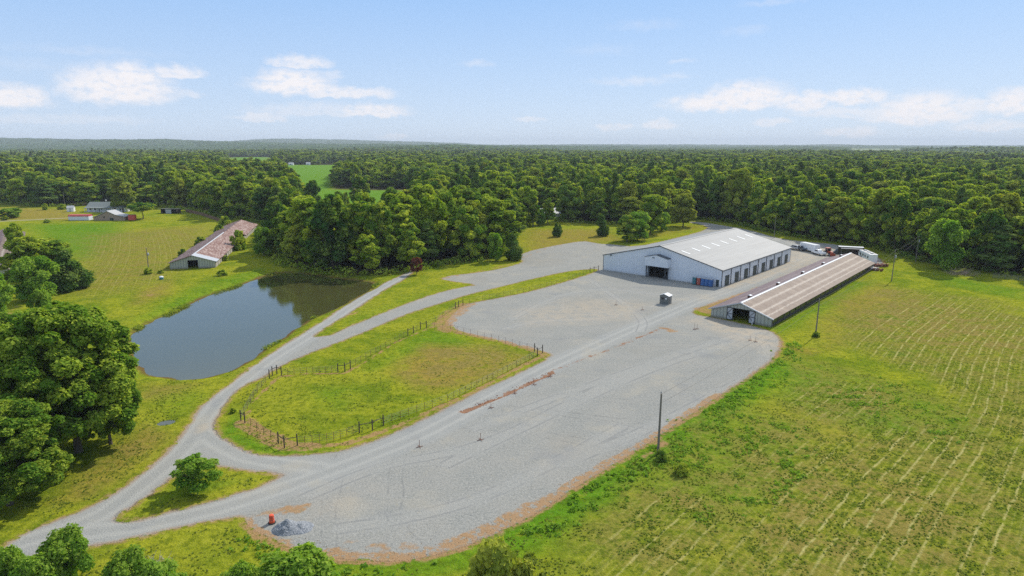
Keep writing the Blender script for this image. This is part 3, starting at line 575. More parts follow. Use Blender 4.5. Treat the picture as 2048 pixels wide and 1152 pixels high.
    edge_d = q.m('MULTIPLY', q.rng(q.m('ABSOLUTE', e), .75, .15), .55)
    c = q.mix(q.rng(e, -.12, .12), g, gr)
    dm = q.m('MAXIMUM', edge_d, q.rng(q.m('ADD', q.m('ADD', A('dirt'), q.m('MULTIPLY', q.m('SUBTRACT', n_m2, .5), 1.3)), q.m('MULTIPLY', q.m('SUBTRACT', n_mid, .5), 1.2)), .42, .72, 0, .88))
    dm = q.m('MULTIPLY', dm, q.rng(q.m('ADD', n_fine, q.m('MULTIPLY', q.m('SUBTRACT', n_m2, .5), .6)), .38, .52, .12, 1)); c = q.mix(dm, c, dirtc)
    c = q.mix(q.rng(q.m('ADD', A('trn'), q.m('ADD', q.m('MULTIPLY', q.m('SUBTRACT', n_fine, .5), 1.5), q.m('MULTIPLY', q.m('SUBTRACT', n_m2, .5), 1.2))), .5, .72, 0, .9), c, q.mix(n_vf, (0.18, 0.07, 0.035), (0.36, 0.20, 0.11)))
    h = q.m('ADD', q.m('MULTIPLY', n_fine, q.rng(e, 0, .3, 1.0, .12)), q.m('MULTIPLY', n_vf, q.rng(e, 0, .3, .6, .5)))
    principled(q, c, .95, 0, bump(q, h, .75, .35), spec=0.0); return m
M['ground'] = ground_material()

idx = np.arange(NX * NY).reshape(NY, NX)
quads = np.stack([idx[:-1, :-1], idx[:-1, 1:], idx[1:, 1:], idx[1:, :-1]], -1).reshape(-1, 4)
GV = np.column_stack([G, gz])
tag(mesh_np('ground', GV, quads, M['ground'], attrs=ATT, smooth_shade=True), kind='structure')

def clip_sheet(name, val, lift):
    """part of the ground grid where val > 0, cut exactly along val = 0, laid a little above the ground"""
    keep = quads[(val[quads] > 0).any(1)]; names = list(ATT)
    data = np.column_stack([GV] + [ATT[a] for a in names]); data[:, 2] += lift
    full = keep[(val[keep] > 0).all(1)]; part = keep[~(val[keep] > 0).all(1)]
    V = []; F = []
    def lerp(i, j): t = val[i] / (val[i] - val[j]); return data[i] * (1 - t) + data[j] * t
    for qd in part:
        poly = []
        for a in range(4):
            i, j = qd[a], qd[(a + 1) % 4]
            if val[i] > 0: poly.append(data[i])
            if (val[i] > 0) != (val[j] > 0): poly.append(lerp(i, j))
        if len(poly) >= 3:
            n = len(V); V += poly; F += [(n, n + t, n + t + 1) for t in range(1, len(poly) - 1)]
    us, inv = np.unique(full, return_inverse=True); inv = inv.reshape(-1, 4)
    tris = np.vstack([inv[:, [0, 1, 2]], inv[:, [0, 2, 3]], np.array(F) + len(us)]); D = np.vstack([data[us], np.array(V)])
    o = mesh_np(name, D[:, :3], tris, M['ground'], attrs={a: D[:, 3 + i] for i, a in enumerate(names)}, smooth_shade=True)
    return tag(o, kind='structure')
bf = np.array([60.0, 181.9])
clip_sheet('gravel_lot', np.minimum(sg, -srd + 0.0), 0.008)
clip_sheet('gravel_road', np.minimum(sg, srd), 0.008)

def water_material():
    m, q = new_mat('pond_water'); p = geo_pos(q)
    n = q.noise(p, 1.6, 3, .6); n2 = q.noise(p, .05, 3)
    b = principled(q, q.mix(n2, (0.055, 0.056, 0.016), (0.072, 0.072, 0.022)), q.rng(q.noise(q.map(p, rot=(0, 0, .5), scale=(.02, .11, 1)), 1.0, 3), .45, .65, .03, .09), 0, bump(q, n, .16, .04)); b.inputs['IOR'].default_value = 1.75
    return m
M['water'] = water_material()
def flat_poly(name, poly, z, mat):
    me = bpy.data.meshes.new(name); me.from_pydata([(a, b, z) for a, b in poly], [], [tuple(range(len(poly)))]); me.materials.append(mat)
    o = bpy.data.objects.new(name, me); COL.objects.link(o); return tag(o, kind='structure')
def grow(poly, d):
    c = poly.mean(0); v = poly - c; return c + v * (1 + d / np.linalg.norm(v, axis=1, keepdims=True))
flat_poly('pond', grow(pond, 1.6), WATER_Z, M['water'])
flat_poly('puddle', grow(pool, .6), -0.38, M['water'])
# ------------------------------------------------------------------ vegetation
def unit(v): return v / (np.linalg.norm(v, axis=1, keepdims=True) + 1e-9)
_sph_v = []; _sph_f = []
for j in range(1, 5):
    for i in range(8): _sph_v.append((math.sin(math.pi * j / 5) * math.cos(2 * math.pi * i / 8), math.sin(math.pi * j / 5) * math.sin(2 * math.pi * i / 8), math.cos(math.pi * j / 5)))
for j in range(3):
    for i in range(8): _sph_f.append((j * 8 + i, (j + 1) * 8 + i, (j + 1) * 8 + (i + 1) % 8, j * 8 + (i + 1) % 8))
SPV = np.array(_sph_v); SPF = np.array(_sph_f)
def crown_mesh(seed, H, R, base, nl, nq, qs, shape='round', flat=.8, lobe=(.26, .42), core=.72, fill=.35):
    r = np.random.default_rng(seed)
    t = r.random(nl) ** (.85 if shape != 'cone' else 1.1)
    if shape == 'round': env = np.sqrt(np.clip(1 - ((t - .42) / .62) ** 2, .05, 1))
    elif shape == 'cone': env = np.clip(1.02 - t, .05, 1) ** .8 * np.clip(.55 + t * 3, 0, 1)
    elif shape == 'wide': env = np.sqrt(np.clip(1 - ((t - .5) / .55) ** 2, .1, 1)) * 1.0
    elif shape == 'tall': env = np.clip(1.1 - t, .1, 1) ** .5 * np.clip(.5 + 2 * t, 0, 1)
    a = r.random(nl) * 2 * math.pi; rad = R * env * np.where(r.random(nl) < fill, r.random(nl) * .6, .55 + .36 * r.random(nl))
    lean = (r.random(2) - .5) * R * .25
    c = np.column_stack([rad * np.cos(a) + lean[0] * t, rad * np.sin(a) + lean[1] * t, base + (H - base) * (.08 + .84 * t)])
    lr = R * (lobe[0] + (lobe[1] - lobe[0]) * r.random(nl)) * (1 if shape == 'round' else np.clip(1.15 - t * .55, .4, 1.1))
    w = lr ** 2; which = r.choice(nl, nq, p=w / w.sum()); d = unit(r.normal(size=(nq, 3)) + np.array([0, 0, .25]))
    pos = c[which] + d * (lr[which] * (.74 + .46 * r.random(nq) ** 1.6))[:, None] * np.array([1, 1, flat])
    keep = np.ones(nq, bool)
    for i in range(nl):
        dd = (pos - c[i]) / (lr[i] * np.array([1, 1, flat])); keep &= ~(((dd ** 2).sum(1) < .60) & (which != i))
    pos = pos[keep]; d = d[keep]; which = which[keep]; m = len(pos)
    nrm = unit(d * .7 + r.normal(size=(m, 3)) * .5 + np.array([.15, .2, .55])); u = unit(np.cross(nrm, r.normal(size=(m, 3)))); w_ = np.cross(nrm, u)
    s = (qs * (.55 + .8 * r.random(m)))[:, None]; asp = (.55 + .4 * r.random(m))[:, None]
    bend = nrm * s * .25
    V = np.stack([pos + u * s, pos + w_ * s * asp - bend, pos - u * s, pos - w_ * s * asp - bend], 1).reshape(-1, 3)
    F = np.arange(m * 4).reshape(m, 4)
    lt = .05 + .9 * r.random(nl); T = np.repeat(np.clip((lt[which] * .7 + .15 if nq > 50000 else lt[which]) + (r.random(m) - .5) * .6, 0, 1), 4)
    CV = (SPV[None] * (lr * core)[:, None, None] * np.array([1, 1, flat]) + c[:, None]).reshape(-1, 3)
    CV += r.normal(size=CV.shape) * .05 * R * .5
    CF = (SPF[None] + (np.arange(nl) * len(SPV))[:, None, None]).reshape(-1, 4) + len(V)
    T = np.concatenate([T, np.full(len(CV), .12)])
    z = V[:, 2]; 
    return np.vstack([V, CV]), np.vstack([F, CF]), T
def trunk_mb(seed, H, R, base, r0, limbs=5):
    rr = random.Random(seed); m = MB(); p = Vector((0, 0, -.4)); r = r0 * 1.25; top = base + (H - base) * .55; n = 4
    for i in range(n):
        q = Vector((rr.uniform(-.25, .25), rr.uniform(-.25, .25), top * (i + 1) / n)); r2 = r0 * (1 - .22 * (i + 1)) ; r2 = max(r2, r0 * .25)
        m.tube(p, q, r, r2, 7, False); p = q; r = r2
    for i in range(limbs):
        a = i * 2.4 + rr.random(); z0 = max(base * .75, top * .3) + rr.random() * (top - base) * .5
        e = Vector((math.cos(a) * R * .62, math.sin(a) * R * .62, z0 + (H - base) * (.22 + .2 * rr.random())))
        s_ = Vector((0, 0, z0)); mid = (s_ + e) / 2 + Vector((0, 0, -.3)); m.tube(s_, mid, r0 * .42, r0 * .28, 5, False); m.tube(mid, e, r0 * .28, r0 * .1, 5, False)
    return m
class Kind: pass
def make_kind(name, seed, H, R, base, nl, nq, qs, mat, r0=.28, limbs=5, **kw):
    K = Kind(); K.name = name; K.H = H; K.R = R
    V, F, T = crown_mesh(seed, H, R, base, nl, nq, qs, **kw)
    K.crown = mesh_np('crown', V, F, M[mat], attrs={'tint': T}); K.trunk = trunk_mb(seed, H, R, base, r0, limbs).build('trunk', M['bark'], smooth_shade=True)
    K.used = False; return K
def place(K, x, y, h, rad, label, cat='tree', group=None, name=None, rz=None, z=None):
    rz = random.random() * 6.28 if rz is None else rz
    e = empty(name or K.name, (x, y, GZ(x, y) if z is None else z), rz, label, cat, group); s = h / K.H; e.scale = (rad / K.R, rad / K.R, s)
    if not K.used: c, t = K.crown, K.trunk; K.used = True
    else:
        c, t = K.crown.copy(), K.trunk.copy(); COL.objects.link(c); COL.objects.link(t)
    c.parent = e; t.parent = e; return e
random.seed(7)
OAKS = [make_kind('oak_tree', 11, 21, 8.6, 2.2, 380, 105000, .215, 'leaf_near', .42, 9, shape='round', flat=.8, lobe=(.06, .15)),
        make_kind('oak_tree', 12, 20, 8.0, 1.5, 340, 98000, .215, 'leaf_near', .38, 8, shape='round', flat=.85, lobe=(.065, .16))]
WOOD = [make_kind('broadleaf_tree', 21, 20, 5.6, 1.6, 62, 10000, .50, 'leaf', shape='round', flat=.8, lobe=(.15, .29)),
        make_kind('broadleaf_tree', 22, 21, 5.0, 2.2, 58, 10000, .50, 'leaf', shape='tall', flat=.9, lobe=(.18, .32)),
        make_kind('broadleaf_tree', 23, 18, 6.2, 1.2, 70, 10000, .50, 'leaf', shape='round', flat=.75, lobe=(.13, .27)),
        make_kind('broadleaf_tree', 24, 22, 4.6, 2.6, 50, 9000, .48, 'leaf', shape='tall', flat=.95, lobe=(.19, .34)),
        make_kind('broadleaf_tree', 25, 17, 5.2, .8, 56, 9000, .48, 'leaf', shape='round', flat=.85, lobe=(.16, .30))]
WOOD.append(make_kind('conifer_tree', 26, 24, 4.0, 1.5, 60, 10000, .38, 'leaf_cedar', .3, 3, shape='cone', flat=.8, lobe=(.22, .42)))
CEDAR = make_kind('cedar_tree', 31, 10, 3.2, .5, 30, 9000, .22, 'leaf_cedar', .2, 3, shape='cone', flat=1.1, lobe=(.3, .48))
SMALL = make_kind('small_tree', 41, 6, 3.0, 1.0, 26, 4200, .19, 'leaf_bright', .13, 7, shape='wide', flat=.7, lobe=(.20, .34), core=.35)
MIMO = make_kind('spreading_tree', 42, 8, 6.5, 4.6, 30, 6000, .3, 'leaf', .25, 6, shape='wide', flat=.45, lobe=(.2, .34))
BUSHY = make_kind('leafy_shrub', 51, 4.5, 2.8, .1, 26, 9000, .17, 'leaf_bright', .1, 6, shape='round', flat=.9, lobe=(.22, .38))
BUSH = make_kind('bush', 52, 3, 1.9, .1, 18, 2600, .2, 'leaf', .08, 4, shape='round', flat=.85, lobe=(.26, .44))
REDT = make_kind('red_leaved_tree', 53, 6, 2.4, .9, 22, 3500, .22, 'leaf_red', .12, 5, shape='round', flat=.9, lobe=(.24, .4))
YOUNG = make_kind('young_broadleaf_tree', 54, 10, 4.0, .4, 34, 9000, .27, 'leaf_bright', .16, 6, shape='round', flat=.85, lobe=(.22, .38))

def height_at(bx, by, ty):
    """height of something standing at photo pixel (bx, by) whose top is at pixel row ty"""
    g = P(bx, by); lo, hi = 0.0, 60.0
    for _ in range(40):
        z = (lo + hi) / 2
        if proj(g[0], g[1], z)[1] > ty: lo = z
        else: hi = z
    return lo
def tree_px(K, bx, by, ty, wpx, label, cat='tree', group=None, name=None, rz=None):
    g = P(bx, by); h = height_at(bx, by, ty); Zc = g[1] * math.cos(PITCH) + (CAM_H - h / 2) * math.sin(PITCH)
    return place(K, g[0], g[1], h, wpx / 2 * Zc / F_PX / 1.0, label, cat, group, name, rz)
# near left: the great oaks
tree_px(OAKS[0], 158, 905, 598, 285, 'largest dark green oak, its crown covering the near left corner of the pond', rz=.4)
tree_px(OAKS[1], 20, 1010, 800, 240, 'broad oak at the lower left frame edge beside the gravel road junction', rz=1.9)
tree_px(OAKS[1], 222, 890, 700, 135, 'shorter oak leaning out to the right of the largest oak, over the mown grass', rz=3.0)
tree_px(OAKS[0], 0, 860, 650, 190, 'tall oak cut by the left frame edge, behind the broad lower oak', rz=4.4)
tree_px(OAKS[1], 75, 800, 615, 150, 'oak behind the largest oak, nearest the orange bare patch', rz=5.2)
tree_px(OAKS[0], -60, 960, 700, 230, 'oak mostly outside the left frame edge above the road corner', rz=2.5)
# mid-left clump beside the ruined barn at the frame edge
tree_px(WOOD[4], 45, 545, 445, 46, 'narrow dark tree standing tallest in the clump before the brown-roofed barn at the left edge')
tree_px(WOOD[2], 60, 575, 470, 100, 'round tree in the middle of the clump before the left-edge barn')
tree_px(WOOD[0], 110, 560, 476, 90, 'tree at the back right of the clump in the left pasture')
tree_px(CEDAR, 140, 580, 500, 74, 'bushy dark cedar at the right end of the left pasture clump')
tree_px(CEDAR, 160, 577, 530, 46, 'low dark cedar at the far right tip of the left pasture clump')
tree_px(YOUNG, 76, 600, 512, 84, 'bright green tree at the front of the left pasture clump')
tree_px(BUSHY, 84, 628, 583, 42, 'small bright sapling in front of the left pasture clump, above the oaks')
tree_px(YOUNG, -6, 640, 545, 70, 'light green tree cut by the left frame edge above the orange bare ground')
tree_px(SMALL, 50, 582, 572, 14, 'tiny shrub in the shade in front of the left pasture clump', 'shrub', name='tiny_shrub')
# island tree, frame-bottom shrubs
tree_px(SMALL, 392, 980, 912, 98, 'small bright green tree on the grass triangle between the two gravel roads', rz=.6)
tree_px(BUSHY, 140, 1168, 1072, 105, 'leafy shrub tree poking up at the bottom left by the gravel road', 'shrub', 'shrubs along the bottom of the frame')
tree_px(BUSHY, 22, 1185, 1100, 70, 'shrub in the very bottom left corner of the photo', 'shrub', 'shrubs along the bottom of the frame')
tree_px(BUSHY, 75, 1200, 1118, 90, 'low shrub between the two at the bottom left corner', 'shrub', 'shrubs along the bottom of the frame')
tree_px(BUSHY, 265, 1210, 1115, 100, 'shrub cut by the bottom edge, left of the dry brush', 'shrub', 'shrubs along the bottom of the frame')
tree_px(BUSHY, 330, 1220, 1130, 90, 'low shrub at the bottom edge right beside the dry brush', 'shrub', 'shrubs along the bottom of the frame')
tree_px(BUSHY, 590, 1225, 1112, 170, 'bright shrub at the bottom edge below the gravel heap', 'shrub', 'shrubs along the bottom of the frame')
tree_px(BUSHY, 480, 1225, 1140, 90, 'low shrub at the bottom edge left of the bright one below the gravel heap', 'shrub', 'shrubs along the bottom of the frame')
tree_px(BUSH, 995, 1225, 1100, 130, 'dark green shrub cut by the bottom edge below the lot', 'shrub', 'shrubs along the bottom of the frame', 'dark_shrub')
tree_px(BUSH, 1058, 1225, 1120, 80, 'lower dark shrub just right of the dark one at the bottom edge', 'shrub', 'shrubs along the bottom of the frame', 'dark_shrub')
tree_px(BUSH, 1322, 922, 902, 26, 'dark bush around the foot of the bare pole beside the gravel lot', 'bush')
tree_px(BUSH, 1362, 948, 928, 30, 'low dark bush in the field right of the bare pole', 'bush')
tree_px(BUSH, 1632, 674, 664, 16, 'bush around the foot of the pole behind the long low barn', 'bush')
tree_px(BUSH, 297, 548, 536, 16, 'bush at the foot of the pole in the left pasture', 'bush')
tree_px(BUSH, 322, 547, 540, 12, 'weedy bush right of the pole in the left pasture', 'bush')
tree_px(BUSH, 466, 826, 817, 12, 'tiny dark sapling on the grass left of the paddock fence', 'sapling', name='sapling')
# single trees
tree_px(CEDAR, 1027, 520, 467, 42, 'dark cedar standing at the tip of grass left of the upper gravel lot')
tree_px(YOUNG, 990, 522, 466, 34, 'green tree directly left of the dark cedar by the upper gravel lot')
tree_px(CEDAR, 1113, 474, 446, 20, 'slim dark cedar alone on the yellow lawn beyond the upper gravel lot')
tree_px(CEDAR, 1119, 468, 448, 13, 'smaller cedar touching the slim one on the yellow lawn')
tree_px(CEDAR, 1204, 472, 430, 30, 'dark cedar with bare trunk at the right end of the yellow lawn')
tree_px(WOOD[2], 1254, 484, 428, 50, 'dark round tree left in the bushy group behind the white barn')
tree_px(YOUNG, 1275, 480, 424, 54, 'bright yellow-green tree in the bushy group behind the white barn')
tree_px(WOOD[0], 1300, 468, 388, 60, 'tall tree at the right end of the bushy group behind the white barn')
tree_px(YOUNG, 1325, 462, 424, 30, 'light green tree right of the tall one behind the white barn')
tree_px(WOOD[2], 1366, 453, 384, 58, 'round dark tree on its own trunk beside the track behind the white barn')
tree_px(REDT, 833, 549, 515, 24, 'dark red-leaved small tree where the narrow road enters the grove')
tree_px(MIMO, 286, 438, 406, 58, 'wide flat-topped tree on the lawn right of the red box')
tree_px(WOOD[1], 247, 424, 350, 54, 'big tree standing before the woods right behind the grey-roofed house')
tree_px(YOUNG, 22, 436, 416, 44, 'low green tree in the yellow pasture left of the white shed')
tree_px(BUSH, 10, 441, 432, 12, 'small bush left in the yellow pasture before the far-left woods', 'bush')
tree_px(BUSH, 125, 419, 410, 18, 'rounded bush left of the small white shed', 'bush')
tree_px(BUSH, 90, 420, 408, 12, 'upright bush at the edge of the woods left of the white shed', 'bush')
tree_px(BUSH, 94, 446, 439, 12, 'low bush beside the driveway left of the red-roofed trailer', 'bush')
tree_px(BUSH, 452, 458, 434, 24, 'bush leaning on the far left side of the rusty ruined barn', 'bush')
tree_px(BUSH, 440, 470, 450, 22, 'bush against the far left wall of the rusty ruined barn', 'bush')
tree_px(BUSH, 402, 492, 475, 24, 'dark bush halfway along the left wall of the rusty ruined barn', 'bush')
tree_px(BUSH, 366, 515, 499, 18, 'dark bush near the front left corner of the rusty ruined barn', 'bush')
tree_px(BUSH, 477, 500, 463, 30, 'dark bush growing through the rusty ruined barn roof', 'bush')
tree_px(BUSH, 452, 522, 512, 12, 'low bush by the front right wall of the rusty ruined barn', 'bush')
tree_px(BUSH, 445, 551, 540, 20, 'faint thin bush on the grass before the rusty ruined barn', 'bush')
tree_px(YOUNG, 528, 512, 455, 40, 'bright green tree at the left tip of the grove by the ruined barn')
tree_px(YOUNG, 1885, 540, 440, 70, 'pale green tree standing out at the front of the right woods beside the far pole')
tree_px(WOOD[2], 628, 428, 358, 40, 'single round tree before the green crop field')
tree_px(WOOD[3], 724, 418, 345, 48, 'tall brownish tree before the green crop field')
tree_px(BUSH, 693, 412, 386, 14, 'small tree between the two taller ones at the crop field', 'tree', name='small_tree')
tree_px(BUSH, 786, 412, 388, 24, 'small dark tree at the right end of the crop field', 'tree', name='small_tree')
tree_px(BUSH, 804, 414, 392, 18, 'dark bush right of the small tree at the crop field end', 'bush')

tree_px(WOOD[3], 1066, 452, 388, 34, 'tree hiding the left half of the white house beyond the yellow lawn')
tree_px(WOOD[1], 1096, 449, 394, 32, 'tree hiding the right half of the white house beyond the yellow lawn')
tree_px(YOUNG, 1080, 450, 418, 22, 'small light tree in front of the white house beyond the yellow lawn')

# the woods: individual trees nearest the camera, one mass beyond
rs = np.random.default_rng(5)
def scatter(x0, x1, y0, y1, sp, sc_):
    nx = int((x1 - x0) / sp); ny = int((y1 - y0) / sp); gx_, gy_ = np.meshgrid(np.arange(nx), np.arange(ny))
    p = np.stack([x0 + (gx_ + .5 * (gy_ % 2)).ravel() * sp, y0 + gy_.ravel() * sp], 1) + (rs.random((nx * ny, 2)) - .5) * sp * .75
    m = np.abs(p[:, 0]) < p[:, 1] * .86 + 40; p = p[m]
    return np.column_stack([p, np.full(len(p), sc_)])
near_p = scatter(-420, 420, 125, 420, 7.8, 1.15); mid_p = scatter(-900, 900, 420, 950, 10.5, 1.35); far_p = scatter(-2600, 2600, 950, 2700, 17.0, 1.75)
ap = np.vstack([near_p, mid_p, far_p]); fs = forest_sd(ap[:, :2]); ap = ap[fs > 2.6]; fs = fs[fs > 2.6]
# keep trees off the ground of the clearings' sight lines: the grove is shallow in front of the crop field
grove_back = PP([(560, 470), (560, 440), (860, 425), (850, 500)])
ap_n = len(ap); hgt = 13.0 + 11.0 * rs.random(ap_n) ** 1.4 + 3.0 * (fbm(ap[:, 0], ap[:, 1], 60.0, 9) - .5) * 2
hgt *= np.where(fs < 6, np.where(ap[:, 0] > 105, 1.22, .85), 1.0)
grove = (ap[:, 0] < 5) & (ap[:, 0] > -110) & (ap[:, 1] < 330)
low = sd_poly(ap[:, :2], np.array([[-150, 255], [-40, 255], [-60, 560], [-330, 1200], [-460, 1200], [-210, 420]])) > 0
ap2keep = ~(low & (ap[:, 1] < 620) & (ap[:, 1] > 262) & (sd_poly(ap[:, :2], np.array([[-84, 262], [-42, 262], [-62, 420], [-90, 600], [-165, 620], [-135, 420]])) > 0))
ap = ap[ap2keep]; hgt = hgt[ap2keep]; fs = fs[ap2keep]
clr = np.ones(len(ap), bool)
for (hx, hy, hr) in [(*P(1088, 440), 11), (*P(1062, 428), 10), (*P(200, 418), 12), (*P(335, 424), 7), (*P(410, 436), 5), (*P(1366, 450), 8)]:
    clr &= (ap[:, 0] - hx) ** 2 + (ap[:, 1] - hy) ** 2 > hr * hr
ap = ap[clr]; hgt = hgt[clr]; fs = fs[clr]
order = np.argsort(np.hypot(ap[:, 0], ap[:, 1])); ap = ap[order]; hgt = hgt[order]; fs = fs[order]
infr = np.abs(ap[:, 0]) < ap[:, 1] * .80 + 4
single = np.zeros(len(ap), bool)
front = infr & (fs < 10.5) & (ap[:, 1] < 480); single[front] = True
rest = np.where(infr & ~front)[0]; single[rest[:max(0, 245 - int(front.sum()))]] = True
if single.sum() > 245: single[np.where(single)[0][245:]] = False
ORD = 'first second third fourth fifth sixth seventh eighth ninth tenth eleventh twelfth thirteenth fourteenth fifteenth sixteenth seventeenth eighteenth nineteenth twentieth'.split()
TENS = {2: 'twenty', 3: 'thirty', 4: 'forty', 5: 'fifty', 6: 'sixty', 7: 'seventy'}; TTH = {3: 'thirtieth', 4: 'fortieth', 5: 'fiftieth', 6: 'sixtieth', 7: 'seventieth'}
def ordinal(i):
    if i < 20: return ORD[i]
    n = i + 1
    return TTH[n // 10] if n % 10 == 0 else TENS[n // 10] + '-' + ORD[n % 10 - 1]
def zone(x, y):
    px = proj(x, y, 0)[0]
    if px < 500: return ('woods behind the farmhouse', 'trees in the woods behind the farmhouse')
    if px < 1040 and y < 300: return ('grove behind the pond', 'trees in the grove behind the pond')
    if px < 1440: return ('woods behind the white barn', 'trees in the woods behind the white barn')
    return ('right-hand woods', 'trees in the right-hand woods')
si = np.where(single)[0]; zs = {}
for i in si: zs.setdefault(zone(ap[i, 0], ap[i, 1]), []).append(i)
rk = random.Random(3)
for (zn, grp), L in zs.items():
    rank = {}
    for row_i, (lo_, hi_) in enumerate(((0, 7.2), (7.2, 14), (14, 21), (21, 30), (30, 999))):
        L2 = sorted([i for i in L if lo_ <= fs[i] < hi_], key=lambda i: ap[i, 0] / ap[i, 1])
        for n, i in enumerate(L2): rank[i] = (n, ('front row', 'second row', 'third row', 'fourth row', 'deep interior')[row_i])
    for i in L:
        K = WOOD[rk.choice((0, 1, 2, 3, 4, 0, 2, 1, 4, 3, 0, 2, 5))]; h = float(hgt[i])
        lab = '%s tree from the left in the %s of the %s' % (ordinal(rank[i][0]), rank[i][1], zn)
        place(K, ap[i, 0], ap[i, 1], h, (4.6 + 3.4 * rk.random() ** 1.5) * (h / 19) ** .6, lab, 'tree', grp, rz=rk.random() * 6.28)
rest = np.where(~single)[0]
# understorey along the edge of the woods: one ragged hedge of brush
def brush_mass(name, label, pts, hts, qs, per, mat, cat='brush'):
    r = np.random.default_rng(77); n = len(pts); zz = ground_z(pts); which = np.repeat(np.arange(n), per); m = len(which)
    d = unit(r.normal(size=(m, 3))); d[:, 2] = np.abs(d[:, 2]); rad = hts[which] * (.5 + .5 * r.random(m) ** .5)
    pos = np.column_stack([pts[which], zz[which]]) + d * rad[:, None] * np.array([.95, .95, 1.0])
    nrm = unit(d * .6 + r.normal(size=(m, 3)) * .7 + np.array([0, 0, .3])); u = unit(np.cross(nrm, r.normal(size=(m, 3)))); w_ = np.cross(nrm, u)
    s = (qs * (.6 + .8 * r.random(m)))[:, None]; V = np.stack([pos + u * s, pos + w_ * s * .7, pos - u * s, pos - w_ * s * .7], 1).reshape(-1, 3)
    lt = r.random(n); T = np.repeat(np.clip(lt[which] * .8 + r.random(m) * .3, 0, 1), 4)
    o = mesh_np(name, V, np.arange(m * 4).reshape(m, 4), M[mat], attrs={'tint': T}); return tag(o, label, cat, kind='stuff')
ed = scatter(-400, 400, 125, 480, 2.6, 1)[:, :2]; es = forest_sd(ed); ed = ed[(es > .6) & (es < 5.5)]
brush_mass('underbrush', 'dark leafy underbrush along the foot of the woods', ed, .9 + 1.9 * rs.random(len(ed)), .33, 42, 'leaf')

pts = ap[rest]; me = bpy.data.meshes.new('forest'); me.vertices.add(len(pts)); zf = ground_z(pts[:, :2])
me.vertices.foreach_set('co', np.column_stack([pts[:, :2], zf]).astype(np.float32).ravel())
def at(n, v, t='FLOAT'):
    a = me.attributes.new(n, t, 'POINT'); a.data.foreach_set('vector' if t == 'FLOAT_VECTOR' else 'value', np.asarray(v, dtype=np.int32 if t == 'INT' else np.float32).ravel())
hh = hgt[rest] / 20.0; ws = pts[:, 2] * (.78 + .6 * rs.random(len(pts)) ** 1.5)
at('tscale', np.column_stack([ws, ws, hh]), 'FLOAT_VECTOR'); at('trot', np.column_stack([np.zeros(len(pts)), np.zeros(len(pts)), rs.random(len(pts)) * 6.28]), 'FLOAT_VECTOR'); at('tkind', rs.choice(6, len(pts), p=[.2, .18, .2, .18, .17, .07]), 'INT')
forest = bpy.data.objects.new('forest', me); COL.objects.link(forest); tag(forest, 'deep green summer woods running back towards the horizon', 'forest', kind='stuff')
ng = bpy.data.node_groups.new('forest_trees', 'GeometryNodeTree'); ng.interface.new_socket('Geometry', in_out='INPUT', socket_type='NodeSocketGeometry'); ng.interface.new_socket('Geometry', in_out='OUTPUT', socket_type='NodeSocketGeometry')
gi = ng.nodes.new('NodeGroupInput'); go = ng.nodes.new('NodeGroupOutput'); jn = ng.nodes.new('GeometryNodeJoinGeometry')
def na(name, t):
    n = ng.nodes.new('GeometryNodeInputNamedAttribute'); n.data_type = t; n.inputs['Name'].default_value = name; return n.outputs['Attribute']
for i, K in enumerate(WOOD):
    oi = ng.nodes.new('GeometryNodeObjectInfo'); oi.inputs['Object'].default_value = K.crown; oi.inputs['As Instance'].default_value = True; oi.transform_space = 'ORIGINAL'
    ip = ng.nodes.new('GeometryNodeInstanceOnPoints'); cmp = ng.nodes.new('FunctionNodeCompare'); cmp.data_type = 'INT'; cmp.operation = 'EQUAL'
    ng.links.new(na('tkind', 'INT'), cmp.inputs[2]); cmp.inputs[3].default_value = i
    ng.links.new(gi.outputs[0], ip.inputs['Points']); ng.links.new(cmp.outputs[0], ip.inputs['Selection']); ng.links.new(oi.outputs['Geometry'], ip.inputs['Instance'])
    ng.links.new(na('trot', 'FLOAT_VECTOR'), ip.inputs['Rotation']); ng.links.new(na('tscale', 'FLOAT_VECTOR'), ip.inputs['Scale']); ng.links.new(ip.outputs[0], jn.inputs[0])
ng.links.new(jn.outputs[0], go.inputs[0]); md = forest.modifiers.new('trees', 'NODES'); md.node_group = ng

# canopy of the far woods (one closed mass beyond 2.5 km)
th = np.linspace(-.92, .92, 760); rr_ = np.concatenate([np.geomspace(2550, 6000, 120), np.geomspace(6100, 15500, 90)])
T_, R_ = np.meshgrid(th, rr_); cx_ = (R_ * np.sin(T_)).ravel(); cy_ = (R_ * np.cos(T_)).ravel()
hc = hills(cx_, cy_) + 10 + 13 * fbm(cx_, cy_, 30.0, 41, 2) - 2 + 7 * (fbm(cx_, cy_, 260.0, 43, 3) - .4)
hole = sstep(.038, .034, np.abs(cx_ / cy_ - .548 + 0 * cx_)) * sstep(2600, 2700, cy_) * sstep(5300, 5200, cy_); hc = np.where(hole > .5, hills(cx_, cy_) + .3, hc)
ii = np.arange(len(cx_)).reshape(R_.shape); Fq = np.stack([ii[:-1, :-1], ii[:-1, 1:], ii[1:, 1:], ii[1:, :-1]], -1).reshape(-1, 4)[:, ::-1]
